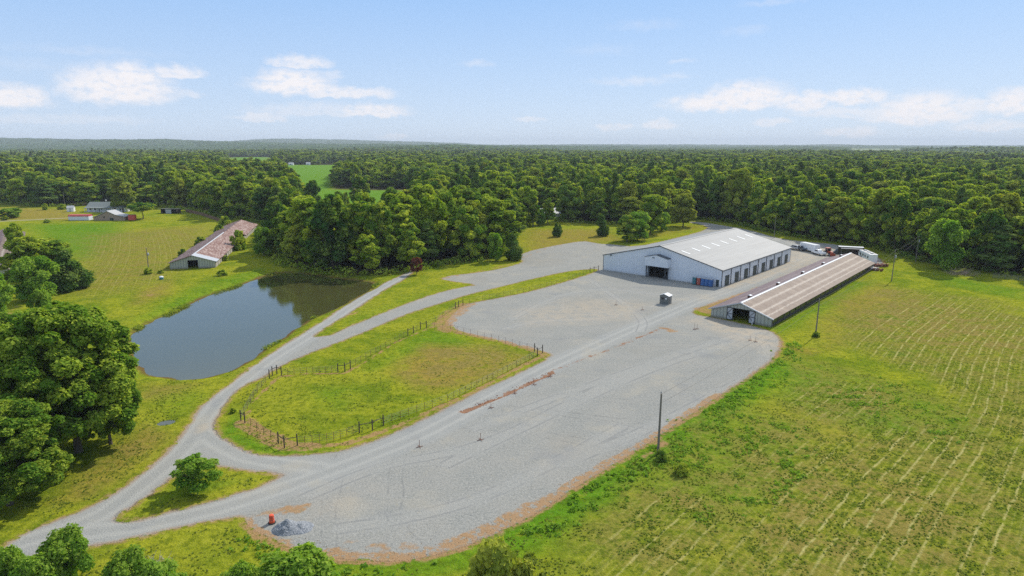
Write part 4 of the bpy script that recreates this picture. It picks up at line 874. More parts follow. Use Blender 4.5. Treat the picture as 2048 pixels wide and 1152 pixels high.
def canopy_mat():
    m, q = new_mat('far_canopy'); p = geo_pos(q)
    v = q.N.new('ShaderNodeTexVoronoi'); q.L.new(q.map(p, scale=(1, .45, 1)), v.inputs['Vector']); v.inputs['Scale'].default_value = .07; vs = q.N.new('ShaderNodeSeparateColor'); q.L.new(v.outputs['Color'], vs.inputs[0])
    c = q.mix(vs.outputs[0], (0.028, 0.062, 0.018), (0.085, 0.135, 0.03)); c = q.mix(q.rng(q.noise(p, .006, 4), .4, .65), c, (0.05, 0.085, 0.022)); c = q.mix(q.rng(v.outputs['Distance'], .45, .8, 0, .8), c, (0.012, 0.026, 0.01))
    c = q.mix(q.attr('hole'), c, (0.22, 0.26, 0.11)); principled(q, c, .95, spec=.05); return m
tag(mesh_np('far_woods', np.column_stack([cx_, cy_, hc]), Fq, canopy_mat(), attrs={'hole': hole}), 'distant wooded plain and low hills fading blue at the horizon', 'forest', kind='stuff')

# weeds: lush fringe along the lot, rough tufts in the fields, reeds on the pond bank
def mask_pts(n, x0, x1, y0, y1, f):
    p = np.column_stack([x0 + (x1 - x0) * rs.random(n), y0 + (y1 - y0) * rs.random(n)]); w = f(p); return p[rs.random(n) < w]
fringe = PP([(1000, 1090), (1110, 1022), (1190, 972), (1290, 910), (1380, 853), (1460, 797), (1560, 725), (1570, 690)]); fringe2 = PP([(500, 1070), (620, 1122), (800, 1136), (960, 1108), (1040, 1075)])
def w_fringe(p): return np.maximum(sstep(4.2, 1.2, d_line(p, fringe)), .7 * sstep(3.5, 1, d_line(p, fringe2))) * (sg_all(p) < -.9) * sstep(.35, .6, vnoise(p[:, 0], p[:, 1], 2.4, 8))
wp = mask_pts(26000, -45, 75, 50, 160, w_fringe); brush_mass('weeds', 'lush green weeds fringing the edge of the gravel lot', wp, .22 + .35 * rs.random(len(wp)), .15, 15, 'leaf_bright', 'weeds')
rough_a = PP([(1340, 850), (1480, 810), (1620, 850), (1620, 960), (1480, 1050), (1340, 1030), (1250, 980)]); rough_b = PP([(1556, 700), (1700, 740), (1860, 790), (1960, 850), (1940, 890), (1800, 850), (1600, 780)])
def w_rough(p): return np.maximum(sstep(-3, 3, sd_poly(p, rough_a)), sstep(-3, 2, sd_poly(p, rough_b))) * sstep(.52, .78, vnoise(p[:, 0], p[:, 1], 1.5, 21)) * sstep(.3, .6, vnoise(p[:, 0], p[:, 1], 7, 22))
qp = mask_pts(34000, 5, 95, 60, 125, w_rough); brush_mass('field_weeds', 'knee-high green weeds in the rough middle of the mown field', qp, .14 + .22 * rs.random(len(qp)), .12, 9, 'leaf_bright', 'weeds')
def w_field(p): return (sg_all(p) < -1.2) * (sd_poly(p, pond) < -1.5) * sstep(130, 70, p[:, 1]) * sstep(.42, .72, vnoise(p[:, 0], p[:, 1], 1.7, 12)) * (.6 + .4 * (p[:, 0] > p[:, 1] * .05 - 8))
fp = mask_pts(110000, -75, 110, 50, 135, w_field); brush_mass('grass_tufts', 'rough grass and weed tufts scattered over the near fields', fp, .05 + .10 * rs.random(len(fp)), .085, 7, 'leaf_grass', 'grass')
farbank = smooth(PP([(272, 660), (294, 649), (333, 631), (372, 613), (411, 593), (469, 575), (520, 556), (545, 548)], WATER_Z), 2, False); nearbank = PP([(753, 571), (696, 605), (631, 634), (571, 675), (532, 699)], WATER_Z)
def w_bank(p): return np.maximum(sstep(1.0, .3, d_line(p, farbank)) * sstep(.2, .6, vnoise(p[:, 0], p[:, 1], 5, 3)), sstep(.8, .2, d_line(p, nearbank)) * sstep(.65, .8, vnoise(p[:, 0], p[:, 1], 5, 3)))
bp = mask_pts(90000, -95, -30, 100, 215, w_bank); brush_mass('reeds', 'brownish green reeds and weeds along the pond bank', bp, .35 + .4 * rs.random(len(bp)), .14, 9, 'leaf', 'reeds')
# ------------------------------------------------------------------ buildings
A50 = math.radians(48.5)
def lap(bn, name, mb, mat, **k): return mb.build(name, mat, bn, **k)
# white barn: local x runs back along the building, y runs left across the gable end
BW, BL, BE, BP = 40.4, 56.0, 4.85, 9.85
wb = empty('white_barn', (60.0, 181.9, 0), A50, 'huge white metal barn with pale ribbed roof and a hooded entrance in its gable', 'barn')
sl_ = (BP - BE) / (BW / 2); O0, O1, OH = 17.0, 23.6, 4.3
def zr(y): return BE + sl_ * min(y, BW - y)
g = MB(); T = .25
g.prism([(0, 0), (O0, 0), (O0, zr(O0)), (0, BE)], 'x', 0, T); g.prism([(O1, 0), (BW, 0), (BW, BE), (O1, zr(O1))], 'x', 0, T)
g.prism([(O0, OH), (O1, OH), (O1, zr(O1)), (BW / 2, BP), (O0, zr(O0))], 'x', 0, T)
lap(wb, 'gable_wall', g, M['white_wall'])
g = MB(); g.prism([(0, 0), (BW, 0), (BW, BE), (BW / 2, BP), (0, BE)], 'x', BL - T, BL); lap(wb, 'rear_wall', g, M['white_wall'])
g = MB(); g.box(T, BL - T, 0, T, 0, BE); lap(wb, 'side_wall', g, M['white_wall_side'])
g = MB(); g.box(T, BL - T, BW - T, BW, 0, BE); lap(wb, 'side_wall', g, M['white_wall_side'])
for s in (0, 1):
    h = BW / 2; th_ = .14
    pr = [(-.25, zr(0) - .25 * sl_ + .02), (h, BP + .02), (h, BP + th_ + .02), (-.25, zr(0) - .25 * sl_ + th_ + .02)]
    if s: pr = [(BW - y, z) for y, z in pr]
    g = MB(); g.prism(pr, 'x', -.2, BL + .2); r = lap(wb, 'roof', g, M['roof_main'])
    if s == 0:
        for i in range(8):
            x0 = 2.7 + i * 6.85; k0, k1 = 11.7, 14.6
            g = MB(); g.prism([(k0, zr(k0) + .155 + .02), (k1, zr(k1) + .155 + .02), (k1, zr(k1) + .22), (k0, zr(k0) + .22)], 'x', x0, x0 + .75); g.build('skylight', M['skylight'], r)
g = MB(); g.prism([(BW / 2 - .5, BP + .07), (BW / 2, BP + .17), (BW / 2 + .5, BP + .07), (BW / 2 + .5, BP + .12), (BW / 2, BP + .25), (BW / 2 - .5, BP + .12)], 'x', -.22, BL + .22); lap(wb, 'ridge_cap', g, M['roof_main'])
for s in (0, 1):
    pr = [(-.27, zr(0) - .12), (BW / 2, BP - .06), (BW / 2, BP + .13), (-.27, zr(0) + .06)]
    if s: pr = [(BW - y, z) for y, z in pr]
    g = MB(); g.prism(pr, 'x', -.28, -.205); lap(wb, 'rake_trim', g, M['dark_trim'])
for (cx, cyy) in ((-.04, -.04), (-.04, BW - .12), (BL - .1, -.04)):
    g = MB(); g.box(cx, cx + .16, cyy, cyy + .16, 0, BE - .1); lap(wb, 'corner_trim', g, M['dark_trim'])
g = MB(); g.box(-.2, BL + .2, -.40, -.26, BE - .16, BE - .02); lap(wb, 'gutter', g, M['dark_trim'])
bay = BL / 8
for i in range(8):
    x0 = 2.1 + i * (48.4 / 7)
    g = MB(); g.box(x0, x0 + .12, -.07, -.003, 0, 3.0); g.box(x0 + 2.68, x0 + 2.8, -.07, -.003, 0, 3.0); g.box(x0 + .12, x0 + 2.68, -.07, -.003, 2.86, 3.0); fme = lap(wb, 'door_frame', g, M['dark_trim'])
    g = MB(); g.box(x0 + .12, x0 + 2.68, -.05, -.004, 0.02, 2.86)
    for j in range(1, 5): g.box(x0 + .12, x0 + 2.68, -.065, -.045, j * .57 - .02, j * .57 + .02)
    g.build('roller_door', M['dark_door'], fme)
for i in range(7):
    x0 = 5.9 + i * 6.87; g = MB(); g.box(x0, x0 + .16, -.2, -.06, 0, BE - .2); lap(wb, 'downspout', g, M['dark_trim'])
g = MB(); g.box(-.06, -.003, .7, .8, 0, 2.15); g.box(-.06, -.003, 1.72, 1.82, 0, 2.15); g.box(-.06, -.003, .8, 1.72, 2.05, 2.15); fme = lap(wb, 'door_frame', g, M['white'])
g = MB(); g.box(-.045, -.004, .8, 1.72, .02, 2.05); g.build('door', M['dark_door'], fme)
# hooded canopy over the entrance
hd = MB(); H0, H1, HB, HE, HP, HX = 16.3, 24.1, 3.75, 6.4, 7.3, -1.9
hd.prism([(H0, HB), (H1, HB), (H1, HE), ((H0 + H1) / 2, HP), (H0, HE)], 'x', HX, HX + .1); hd.box(HX + .1, -.003, H0, H0 + .1, HB, HE); hd.box(HX + .1, -.003, H1 - .1, H1, HB, HE)
ho = lap(wb, 'entrance_hood', hd, M['white_wall'])
m_ = (H0 + H1) / 2; g = MB()
g.prism([(H0 - .15, HE - .03), (m_, HP + .02), (m_, HP + .12), (H0 - .15, HE + .07)], 'x', HX - .15, -.004); g.prism([(m_, HP + .02), (H1 + .15, HE - .03), (H1 + .15, HE + .07), (m_, HP + .12)], 'x', HX - .15, -.004); g.build('hood_roof', M['dark_trim'], ho)
g = MB(); g.box(HX - .12, HX - .003, 20.8, 21.5, 6.3, 6.5); g.build('lamp_housing', M['dark_trim'], ho)
for y in (H0 + .1, 17.4, 23.1, H1 - .35):
    g = MB(); g.box(-1.2, -.95, y, y + .25, 0, HB); lap(wb, 'canopy_post', g, M['dark_trim'])
for y0, y1 in ((H0 + .35, 17.4), (23.35, H1 - .35)):
    g = MB(); g.tube((-1.08, y0, .2), (-1.08, y1, 1.9), .05); g.tube((-1.08, y1, 1.9), (-1.08, y0, 3.6), .05); lap(wb, 'cross_brace', g, M['steel'])
for yy, zz in ((37.2, 5.0),): g = MB(); g.box(-.3, -.003, yy, yy + .5, zz, zz + .3); lap(wb, 'floodlight', g, M['dark_trim'])
for xx in (18.0, 36.0): g = MB(); g.box(xx, xx + .5, -.5, -.41, BE - .6, BE - .3); lap(wb, 'floodlight', g, M['dark_trim'])
for i in range(6):   # interior frames and pens seen through the entrance
    g = MB(); x0 = 5 + i * 8.5; g.box(x0, x0 + .3, .5, .9, 0, BE - .3); g.box(x0, x0 + .3, BW - .9, BW - .5, 0, BE - .3); g.prism([(.5, BE - .8), (BW / 2, BP - .8), (BW - .5, BE - .8), (BW - .5, BE - .3), (BW / 2, BP - .3), (.5, BE - .3)], 'x', x0, x0 + .3); lap(wb, 'steel_frame', g, M['steel'])
g = MB()
for y in np.arange(14, 26, 1.2):
    if not 18.2 < y < 22.4: g.box(2.6, 2.66, y, y + .06, 0, 1.5)
for z in (.5, 1.0, 1.45): g.box(2.66, 2.7, 14, 18.2, z, z + .05); g.box(2.66, 2.7, 22.6, 26, z, z + .05)
lap(wb, 'pen_rail', g, M['steel'])
g = MB(); g.box(.3, BL - .3, .3, BW - .3, .045, .06); lap(wb, 'dirt_floor', g, M['dark'])

# long low poultry barn
LW, LL, LE, LP = 14.2, 91.8, 2.15, 4.55
lb = empty('low_barn', (58.0, 140.1, 0), math.radians(49.0), 'long low barn with faded rusty metal roof and double doors open at its grey end', 'barn')
ls = (LP - LE) / (LW / 2)
def zl(y): return LE + ls * min(y, LW - y)
o0, o1, oh = 5.2, 8.9, 3.05
g = MB(); g.prism([(0, 0), (3.7, 0), (3.7, zl(3.7)), (0, LE)], 'x', 0, .12); g.prism([(10.4, 0), (LW, 0), (LW, LE), (10.4, zl(10.4))], 'x', 0, .12)
g.prism([(3.7, oh), (10.4, oh), (10.4, zl(10.4)), (LW / 2, LP), (3.7, zl(3.7))], 'x', 0, .12); lap(lb, 'gable_wall', g, M['greyboard'])
g = MB(); g.prism([(0, 0), (LW, 0), (LW, LE), (LW / 2, LP), (0, LE)], 'x', LL - .12, LL); lap(lb, 'rear_wall', g, M['greyboard'])
for a_, b_ in ((3.72, 5.2), (8.9, 10.38)):
    g = MB(); g.box(-.10, -.04, a_, b_, .1, oh); d_ = lap(lb, 'barn_door', g, M['shed_roof'])
    g = MB()
    for z in (.12, 1.5, oh - .14): g.box(-.16, -.105, a_, b_, z, z + .12)
    g.box(-.17, -.107, a_, a_ + .12, .1, oh); g.box(-.17, -.107, b_ - .12, b_, .1, oh)
    g.tube((-.18, a_ + .1, .2), (-.18, b_ - .1, 1.5), .05, n=4); g.tube((-.18, b_ - .1, 1.6), (-.18, a_ + .1, oh - .1), .05, n=4); g.build('door_brace', M['dark'], d_)
for s in (0, 1):
    y0, y1 = (0.02, .12) if s == 0 else (LW - .12, LW - .02)
    g = MB(); g.box(.12, LL - .12, y0, y1, 0, .7); lap(lb, 'knee_wall', g, M['dark'])
    g = MB(); g.box(.12, LL - .12, y0 + .03, y1 - .03, .7, LE - .05); lap(lb, 'side_curtain', g, M['black'])
    for i in range(24): g = MB(); x0 = .4 + i * 3.95; yy = y0 - .1 if s == 0 else y1 + .003; g.box(x0, x0 + .12, yy, yy + .097, 0, LE - .06); lap(lb, 'wall_post', g, M['grey_wood'])
for s in (0, 1):
    pr = [(-.55, zl(0) - .55 * ls + .02), (LW / 2, LP + .02), (LW / 2, LP + .1), (-.55, zl(0) - .55 * ls + .1)]
    if s: pr = [(LW - y, z) for y, z in pr]
    g = MB(); g.prism(pr, 'x', -.45, LL + .4); lap(lb, 'roof', g, M['roof_rust_left' if s else 'roof_rust_right'])
    pr = [(-.57, zl(0) - .55 * ls - .14), (LW / 2, LP - .10), (LW / 2, LP + .13), (-.57, zl(0) - .55 * ls + .12)]
    if s: pr = [(LW - y, z) for y, z in pr]
    g = MB(); g.prism(pr, 'x', -.55, -.455); lap(lb, 'rake_trim', g, M['white'] if not s else M['shed_roof'])
g = MB(); h = LW / 2; g.prism([(h - .35, LP + .03), (h, LP + .12), (h + .35, LP + .03), (h + .35, LP + .07), (h, LP + .17), (h - .35, LP + .07)], 'x', -.4, LL + .3); lap(lb, 'ridge_cap', g, M['shed_roof'])
for x0 in (6.5, 25.5, 45.0, 64.0, 83.0):
    g = MB(); g.box(x0, x0 + .9, h + .5, h + 1.2, LP - .25, LP + .35); v = lap(lb, 'roof_vent', g, M['rust']); g = MB(); g.prism([(h + .4, LP + .35), (h + .85, LP + .55), (h + 1.3, LP + .35)], 'x', x0 - .1, x0 + 1.0); g.build('vent_cap', M['shed_roof'], v)
g = MB(); g.tube((-1.2, 3.9, 0), (-1.2, 3.9, 1.3), .06); lap(lb, 'bollard_post', g, M['white'])
for i in range(10):
    g = MB(); x0 = 6 + i * 8.4; g.box(x0, x0 + .15, 4.8, 4.95, 0, 3.6); g.box(x0, x0 + .15, 9.2, 9.35, 0, 3.6); lap(lb, 'inner_post', g, M['grey_wood'])

# ruined barn on the left
RW, RL, RE, RP = 13.8, 106.0, 2.2, 4.4; RA = math.radians(104.0)
rb = empty('ruined_barn', (-98.4, 212.2, 0), RA, 'long ruined barn under flaking rust-brown roofing with a silver strip at its near end', 'barn')
rsl = (RP - RE) / (RW / 2)
def zq(y): return RE + rsl * min(y, RW - y)
g = MB(); g.prism([(0, 0), (5.2, 0), (5.2, zq(5.2)), (0, RE)], 'x', 0, .12); g.prism([(8.4, 0), (RW, 0), (RW, RE), (8.4, zq(8.4))], 'x', 0, .12); g.prism([(5.2, 2.8), (8.4, 2.8), (8.4, zq(8.4)), (6.9, RP), (5.2, zq(5.2))], 'x', 0, .12); lap(rb, 'gable_wall', g, M['greyboard'])
g = MB(); g.prism([(0, 0), (RW, 0), (RW, RE), (RW / 2, RP), (0, RE)], 'x', RL - .12, RL); lap(rb, 'rear_wall', g, M['greyboard'])
for s in (0, 1):
    y0, y1 = (0, .1) if not s else (RW - .1, RW); g = MB(); g.box(.12, RL - .12, y0, y1, 0, RE - .5 if not s else RE - .05); lap(rb, 'side_wall', g, M['concrete' if not s else 'dark'])
for i in range(26): g = MB(); g.box(.5 + i * 4.1, .65 + i * 4.1, -.08, -.003, 0, RE - .1); lap(rb, 'wall_post', g, M['grey_wood'])
rr2 = random.Random(4)
def sag(x): return -.25 * math.sin(x / 9.0) ** 2 - .35 * math.exp(-((x - 62) / 9) ** 2)
for s in (0, 1):
    V = []; F = []; nxp = 54; ysl = [-.55, RW / 4, RW / 2]
    for i in range(nxp):
        x = 4.6 * (not s) + (RL + .4 - 4.6 * (not s)) * i / (nxp - 1) - .5 * s * (i == 0)
        for y in ysl:
            z = zq(max(y, 0)) + min(y, 0) * rsl + .03 + sag(x) * (1 if y < RW / 2 else .6) * (.6 + .4 * math.sin(x * .7 + y)) ; V.append((x, RW - y if s else y, z + .05))
    n = len(V); V += [(a, b, c - .07) for a, b, c in V]
    for i in range(nxp - 1):
        for j in range(2):
            a = i * 3 + j; q_ = (a, a + 3, a + 4, a + 1)
            if not s and j == 0 and 29 <= i <= 32: continue
            F += [q_, tuple(v + n for v in q_[::-1])]
        F.append((i * 3, i * 3 + n, i * 3 + 3 + n, i * 3 + 3))
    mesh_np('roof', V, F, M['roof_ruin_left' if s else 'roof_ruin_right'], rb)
g = MB(); g.prism([(-.6, RE - .6 * rsl + .05), (RW / 2, RP + .05), (RW / 2, RP + .12), (-.6, RE - .6 * rsl + .12)], 'x', -.5, 4.55); lap(rb, 'roof_strip', g, M['shed_roof'])
g = MB(); g.prism([(RW / 2 - .3, RP - .02), (RW / 2, RP + .16), (RW / 2 + .3, RP - .02)], 'x', -.4, RL * .55); lap(rb, 'ridge_cap', g, M['shed_roof'])
# left-edge barn
e0 = P(4, 548); e1 = P(34, 466, 3.5); ang_e = math.atan2(*(np.array([-232, 305]) - np.array([-157, 200]))[::-1])
eb = empty('brown_roof_barn', (-151.5, 196.0, 0), ang_e, 'brown-roofed low barn cut by the left frame edge behind the pasture clump', 'barn')
g = MB(); g.box(0, 112, 0, .15, 0, 2.0); g.box(0, 112, 11.85, 12, 0, 2.0); g.prism([(0, 0), (12, 0), (12, 2), (6, 4), (0, 2)], 'x', 0, .12); g.prism([(0, 0), (12, 0), (12, 2), (6, 4), (0, 2)], 'x', 111.9, 112.02); lap(eb, 'wall', g, M['greyboard'])
for s in (0, 1):
    pr = [(-.5, 1.86), (6, 4.02), (6, 4.1), (-.5, 1.94)]; pr = [(12 - y, z) for y, z in pr] if s else pr
    g = MB(); g.prism(pr, 'x', -.4, 112.4); lap(eb, 'roof', g, M['roof_rust_right' if not s else 'roof_ruin_left'])

# farmhouse
def gable_house(bn, L, W, E_, P_, wall, roof, oh=.4, name='roof'):
    g = MB(); g.box(0, L, 0, .2, 0, E_); g.box(0, L, W - .2, W, 0, E_); g.prism([(.2, 0), (W - .2, 0), (W - .2, E_), (W / 2, P_ - .1), (.2, E_)], 'x', 0, .2); g.prism([(.2, 0), (W - .2, 0), (W - .2, E_), (W / 2, P_ - .1), (.2, E_)], 'x', L - .2, L); lap(bn, 'wall', g, wall)
    k_ = (P_ - E_) / (W / 2); ro = None
    for s in (0, 1):
        pr = [(-oh, E_ - oh * k_ + .01), (W / 2, P_ + .01), (W / 2, P_ + .15), (-oh, E_ - oh * k_ + .15)]; pr = [(W - y, z) for y, z in pr] if s else pr
        g = MB(); g.prism(pr, 'x', -oh, L + oh); ro = lap(bn, name, g, roof)
    return ro
hx, hy = P(174, 424); fh = empty('farmhouse', (hx, hy, 0), math.radians(0), 'farmhouse with grey-green roof and long white-columned porch before the left woods', 'house')
gable_house(fh, 15.0, 9.0, 3.0, 5.6, M['white'], M['shingle'])
g = MB(); g.box(15.0, 23.0, 0, 9, 0, 3.1); lap(fh, 'wall', g, M['white'])
g = MB(); g.add([(14.2, -2.6, 2.75), (24, -2.6, 2.75), (24, 9.5, 3.1), (14.2, 9.5, 3.1), (15.6, 3.5, 7.4), (18.2, 3.5, 7.4)], [(0, 1, 5, 4), (1, 2, 5), (2, 3, 4, 5), (3, 0, 4), (3, 2, 1, 0)]); rf = lap(fh, 'hip_roof', g, M['shingle'])
g = MB(); g.prism([(-2.5, 2.55), (.2, 3.05), (.2, 3.15), (-2.5, 2.68)], 'x', -.3, 14.15); lap(fh, 'porch_roof', g, M['shingle'])
for i in range(9):
    g = MB(); x0 = .1 + i * 2.75; g.box(x0, x0 + .22, -2.3, -2.08, .3, 2.6); lap(fh, 'porch_column', g, M['white'])
g = MB(); g.box(-.2, 23, -2.4, 0, 0, .3); lap(fh, 'porch_floor', g, M['concrete'])
for x0 in (1.5, 4.5, 9.0, 12.0, 16.5, 20.0):
    g = MB(); g.box(x0, x0 + 1.1, -.05, -.003, 1.1, 2.4); lap(fh, 'window', g, M['glass'])
g = MB(); g.box(6.8, 7.8, -.05, -.003, .3, 2.4); lap(fh, 'door', g, M['dark_door'])
g = MB(); g.tube((8.6, 6, 4.4), (8.6, 6, 6.6), .09); g.tube((8.3, 6, 6.6), (8.9, 6, 6.6), .3, .3); lap(fh, 'roof_vent_pipe', g, M['white'])
hx, hy = P(188, 441); gr_ = empty('garage', (hx, hy, 0), math.radians(0), 'tan block garage with broad gable and low side wings in front of the farmhouse', 'garage')
g = MB(); g.prism([(0, 0), (16.5, 0), (16.5, 1.9), (11.8, 2.9), (7.6, 4.9), (3.6, 2.9), (0, 1.7)], 'y', 0, .2); g.box(0, .2, .2, 7, 0, 1.6); g.box(16.3, 16.5, .2, 7, 0, 1.8); g.prism([(0, 0), (16.5, 0), (16.5, 1.9), (11.8, 2.9), (7.6, 4.9), (3.6, 2.9), (0, 1.7)], 'y', 6.8, 7); lap(gr_, 'wall', g, M['tanblock'])
g = MB(); g.prism([(-.5, 1.65), (3.6, 3.0), (7.6, 5.0), (11.8, 3.0), (17, 2.0), (17, 2.15), (11.8, 3.2), (7.6, 5.25), (3.6, 3.2), (-.5, 1.85)], 'y', -.4, 7.3); lap(gr_, 'roof', g, M['greyroof'])
g = MB(); g.box(5.2, 6.1, -.04, -.003, 1.5, 2.2); lap(gr_, 'window', g, M['glass']); g = MB(); g.box(8.6, 10.6, -.04, -.003, 0, 1.5); lap(gr_, 'door', g, M['dark_door'])
hx, hy = P(137, 441); rt = empty('red_roof_shed', (hx, hy, 0), math.radians(0), 'long white shed with bright red roof left of the tan garage', 'shed')
g = MB(); g.box(0, 11, 0, 3.6, .1, 2.2); lap(rt, 'wall', g, M['white_wall_side']); g = MB(); g.prism([(-.15, 2.15), (.5, 2.9), (3.1, 2.9), (3.75, 2.15), (3.75, 2.25), (3.1, 3.02), (.5, 3.02), (-.15, 2.25)], 'x', -.1, 11.1); g.prism([(0.0, 2.21), (3.6, 2.21), (3.1, 2.88), (.5, 2.88)], 'x', -.02, 11.02); lap(rt, 'roof', g, M['redroof'])
hx, hy = P(134, 424); ws_ = empty('white_shed', (hx, hy, 0), math.radians(18), 'small white shed with grey roof on the lawn left of the farmhouse', 'shed')
gable_house(ws_, 3.6, 3.4, 2.3, 3.5, M['white'], M['greyroof'], .15); g = MB(); g.box(1.2, 2.2, -.04, -.003, 0, 1.9); lap(ws_, 'door', g, M['shed_roof'])
hx, hy = P(257, 441); rc = empty('red_container', (hx, hy, 0), math.radians(6), 'dark red box container between the tan garage and the flat-topped tree', 'container')
g = MB(); g.box(0, 3.2, 0, 2.4, .15, 2.9)
for i in range(8): g.box(.1 + i * .4, .25 + i * .4, -.04, 0.0, .2, 2.85)
lap(rc, 'box', g, M['redroof']); g = MB(); g.box(-.05, 3.25, -.06, 2.45, 2.9, 2.98); lap(rc, 'top_rim', g, M['rust'])
hx, hy = P(322, 427); ln_ = empty('open_shed', (hx, hy, 0), math.radians(-6), 'dark open-fronted shed with one pale panel at the edge of the left woods', 'shed')
g = MB(); g.box(0, 10, 4, 4.15, 0, 2.4); g.box(0, .15, 0, 4, 0, 2.6); g.box(9.85, 10, 0, 4, 0, 2.6); lap(ln_, 'wall', g, M['dark']); g = MB(); g.prism([(-.5, 2.75), (4.4, 2.45), (4.4, 2.55), (-.5, 2.85)], 'x', -.3, 10.3); lap(ln_, 'roof', g, M['steel'])
g = MB(); g.box(3.0, 6.6, -.05, .05, 0, 2.4); lap(ln_, 'front_panel', g, M['shed_roof'])
hx, hy = P(1078, 440); fw = empty('white_house', (hx, hy, 0), math.radians(25), 'white house glimpsed between trees beyond the yellow lawn', 'house')
ro = gable_house(fw, 13, 8, 3.2, 5.6, M['white'], M['greyroof'])
for x0 in (1.5, 5, 9): g = MB(); g.box(x0, x0 + 1, -.05, -.003, 1, 2.3); lap(fw, 'window', g, M['glass'])
for nm, px_, py_, w_, lab in (('distant_house', 700, 331, 13, 'pale house at the far end of the green crop field'), ('distant_house', 796, 318, 16, 'white roofed building among the far trees right of the crop field'), ('distant_house', 577, 330.5, 9, 'small pale house at the left far corner of the crop field'), ('distant_house', 1765, 305.5, 26, 'white farm building beside the far pale field on the right'), ('distant_house', 612, 330, 8, 'small white house behind the far edge of the crop field')):
    hx, hy = P(px_, py_); b = empty(nm, (hx, hy, 0), .1, lab, 'house'); gable_house(b, w_, 7, 3.0 if py_ > 320 else 7, 5 if py_ > 320 else 10, M['white'], M['greyroof'])
    g = MB(); g.box(w_ * .3, w_ * .6, -.2, -.01, 1, 3); lap(b, 'window', g, M['glass'])

# ------------------------------------------------------------------ fences
def on(px): g_ = P(*px); return Vector((g_[0], g_[1], GZ(g_[0], g_[1])))
def fence(name, label, wood, steel_runs, wires, group=None):
    base = on(wood[0][0]); e = empty(name, base, 0, label, 'fence', group); e['label'] = label
    for grp in wood:
        pts_ = [on(p) - base for p in grp]
        for p in pts_: g = MB(); g.tube(p + Vector((0, 0, -.3)), p + Vector((0, 0, 1.7)), .095, .085, 8); g.build('wood_post', M['wood_post'], e)
        for a, b in zip(pts_[:-1], pts_[1:]): g = MB(); g.tube(a + Vector((0, 0, 1.25)), b + Vector((0, 0, 1.25)), .055, .055, 6); g.build('brace_rail', M['wood_post'], e)
    allp = []
    for run, n in steel_runs:
        L = [on(p) - base for p in run]; seg = [(b - a).length for a, b in zip(L[:-1], L[1:])]; tot = sum(seg)
        for i in range(1, n):
            d = tot * i / n; j = 0
            while d > seg[j] and j < len(seg) - 1: d -= seg[j]; j += 1
            p = L[j].lerp(L[j + 1], min(1, d / seg[j])); w = p + base; p = Vector((p.x, p.y, GZ(w.x, w.y) - base.z))
            g = MB(); g.box(p.x - .026, p.x + .026, p.y - .026, p.y + .026, p.z - .2, p.z + 1.3); g.build('steel_post', M['rust'], e)
        g = MB()
        for h_ in (.35, .7, 1.0, 1.25):
            for a, b in zip(L[:-1], L[1:]): g.tube(a + Vector((0, 0, h_)), b + Vector((0, 0, h_)), .014, .014, 3, False)
        g.build('wire', M['steel'], e)
    return e
a_ = [(539, 757), (545, 751), (554, 748), (563, 751)]; b_ = [(676, 745), (690, 744), (701, 738)]; c_ = [(816, 671), (827, 666)]; d_ = [(841, 658), (853, 656)]
f_ = [(1069, 703), (1075, 712), (1085, 706)]; g_ = [(719, 866), (745, 861), (767, 851)]; h_ = [(557, 887), (569, 896), (595, 891)]; i_ = [(482, 842), (490, 846)]
fence('paddock_fence', 'wire fence with dark braced corner posts closing the oval paddock', [a_, b_, c_, d_, f_, g_, h_, i_],
      [([a_[-1], b_[0]], 9), ([b_[-1], (745, 711), c_[0]], 12), ([c_[-1], d_[0]], 2), ([d_[-1], (900, 660), (1000, 684), f_[0]], 15), ([f_[1], (1000, 752), (900, 802), g_[-1]], 26), ([g_[0], (660, 884), h_[-1]], 9), ([h_[0], (520, 866), i_[-1]], 5), ([i_[0], (508, 795), a_[0]], 8)], None)
e_ = [(911, 617), (917, 614), (926, 611)]; j_ = [(1180, 545), (1188, 543), (1197, 541)]
fence('lot_fence', 'wire fence running beside the middle gravel lot up to the white barn', [e_, j_], [([(857, 654), (880, 638), e_[0]], 4), ([e_[-1], (960, 602), (1043, 586), (1110, 570), (1145, 558), j_[0]], 24)], None)
fence('fence_brace', 'lone H-shaped post brace on the yellow grass behind the white barn', [[(1284, 485), (1289, 485)]], [], None)
# brown board fence along the left woods
pf = PP([(372, 424), (400, 430), (430, 440), (445, 447)]); bfn = empty('board_fence', (pf[0][0], pf[0][1], 0), 0, 'long brown board fence curving along the woods behind the ruined barn', 'fence')
for a, b in zip(pf[:-1], pf[1:]):
    L = np.linalg.norm(b - a); R_m = Matrix.Translation((a[0] - pf[0][0], a[1] - pf[0][1], 0)) @ Matrix.Rotation(math.atan2(b[1] - a[1], b[0] - a[0]), 4, 'Z')
    g = MB(); n_ = int(L / .35)
    for i in range(n_): g.box(i * .35, i * .35 + .33, -.02, .02, 0, 1.75 + .06 * ((i * 7) % 3), R_m)
    lap(bfn, 'boards', g, M['brown_wood'])
pf = PP([(140, 413), (158, 411), (174, 411)]); bfn = empty('board_fence', (pf[0][0], pf[0][1], 0), 0, 'short brown board fence left behind the farmhouse', 'fence')
for a, b in zip(pf[:-1], pf[1:]):
    L = np.linalg.norm(b - a); R_m = Matrix.Translation((a[0] - pf[0][0], a[1] - pf[0][1], 0)) @ Matrix.Rotation(math.atan2(b[1] - a[1], b[0] - a[0]), 4, 'Z')
    g = MB()
    for i in range(int(L / .35)): g.box(i * .35, i * .35 + .33, -.02, .02, 0, 1.8 + .06 * ((i * 7) % 3), R_m)
    lap(bfn, 'boards', g, M['brown_wood'])

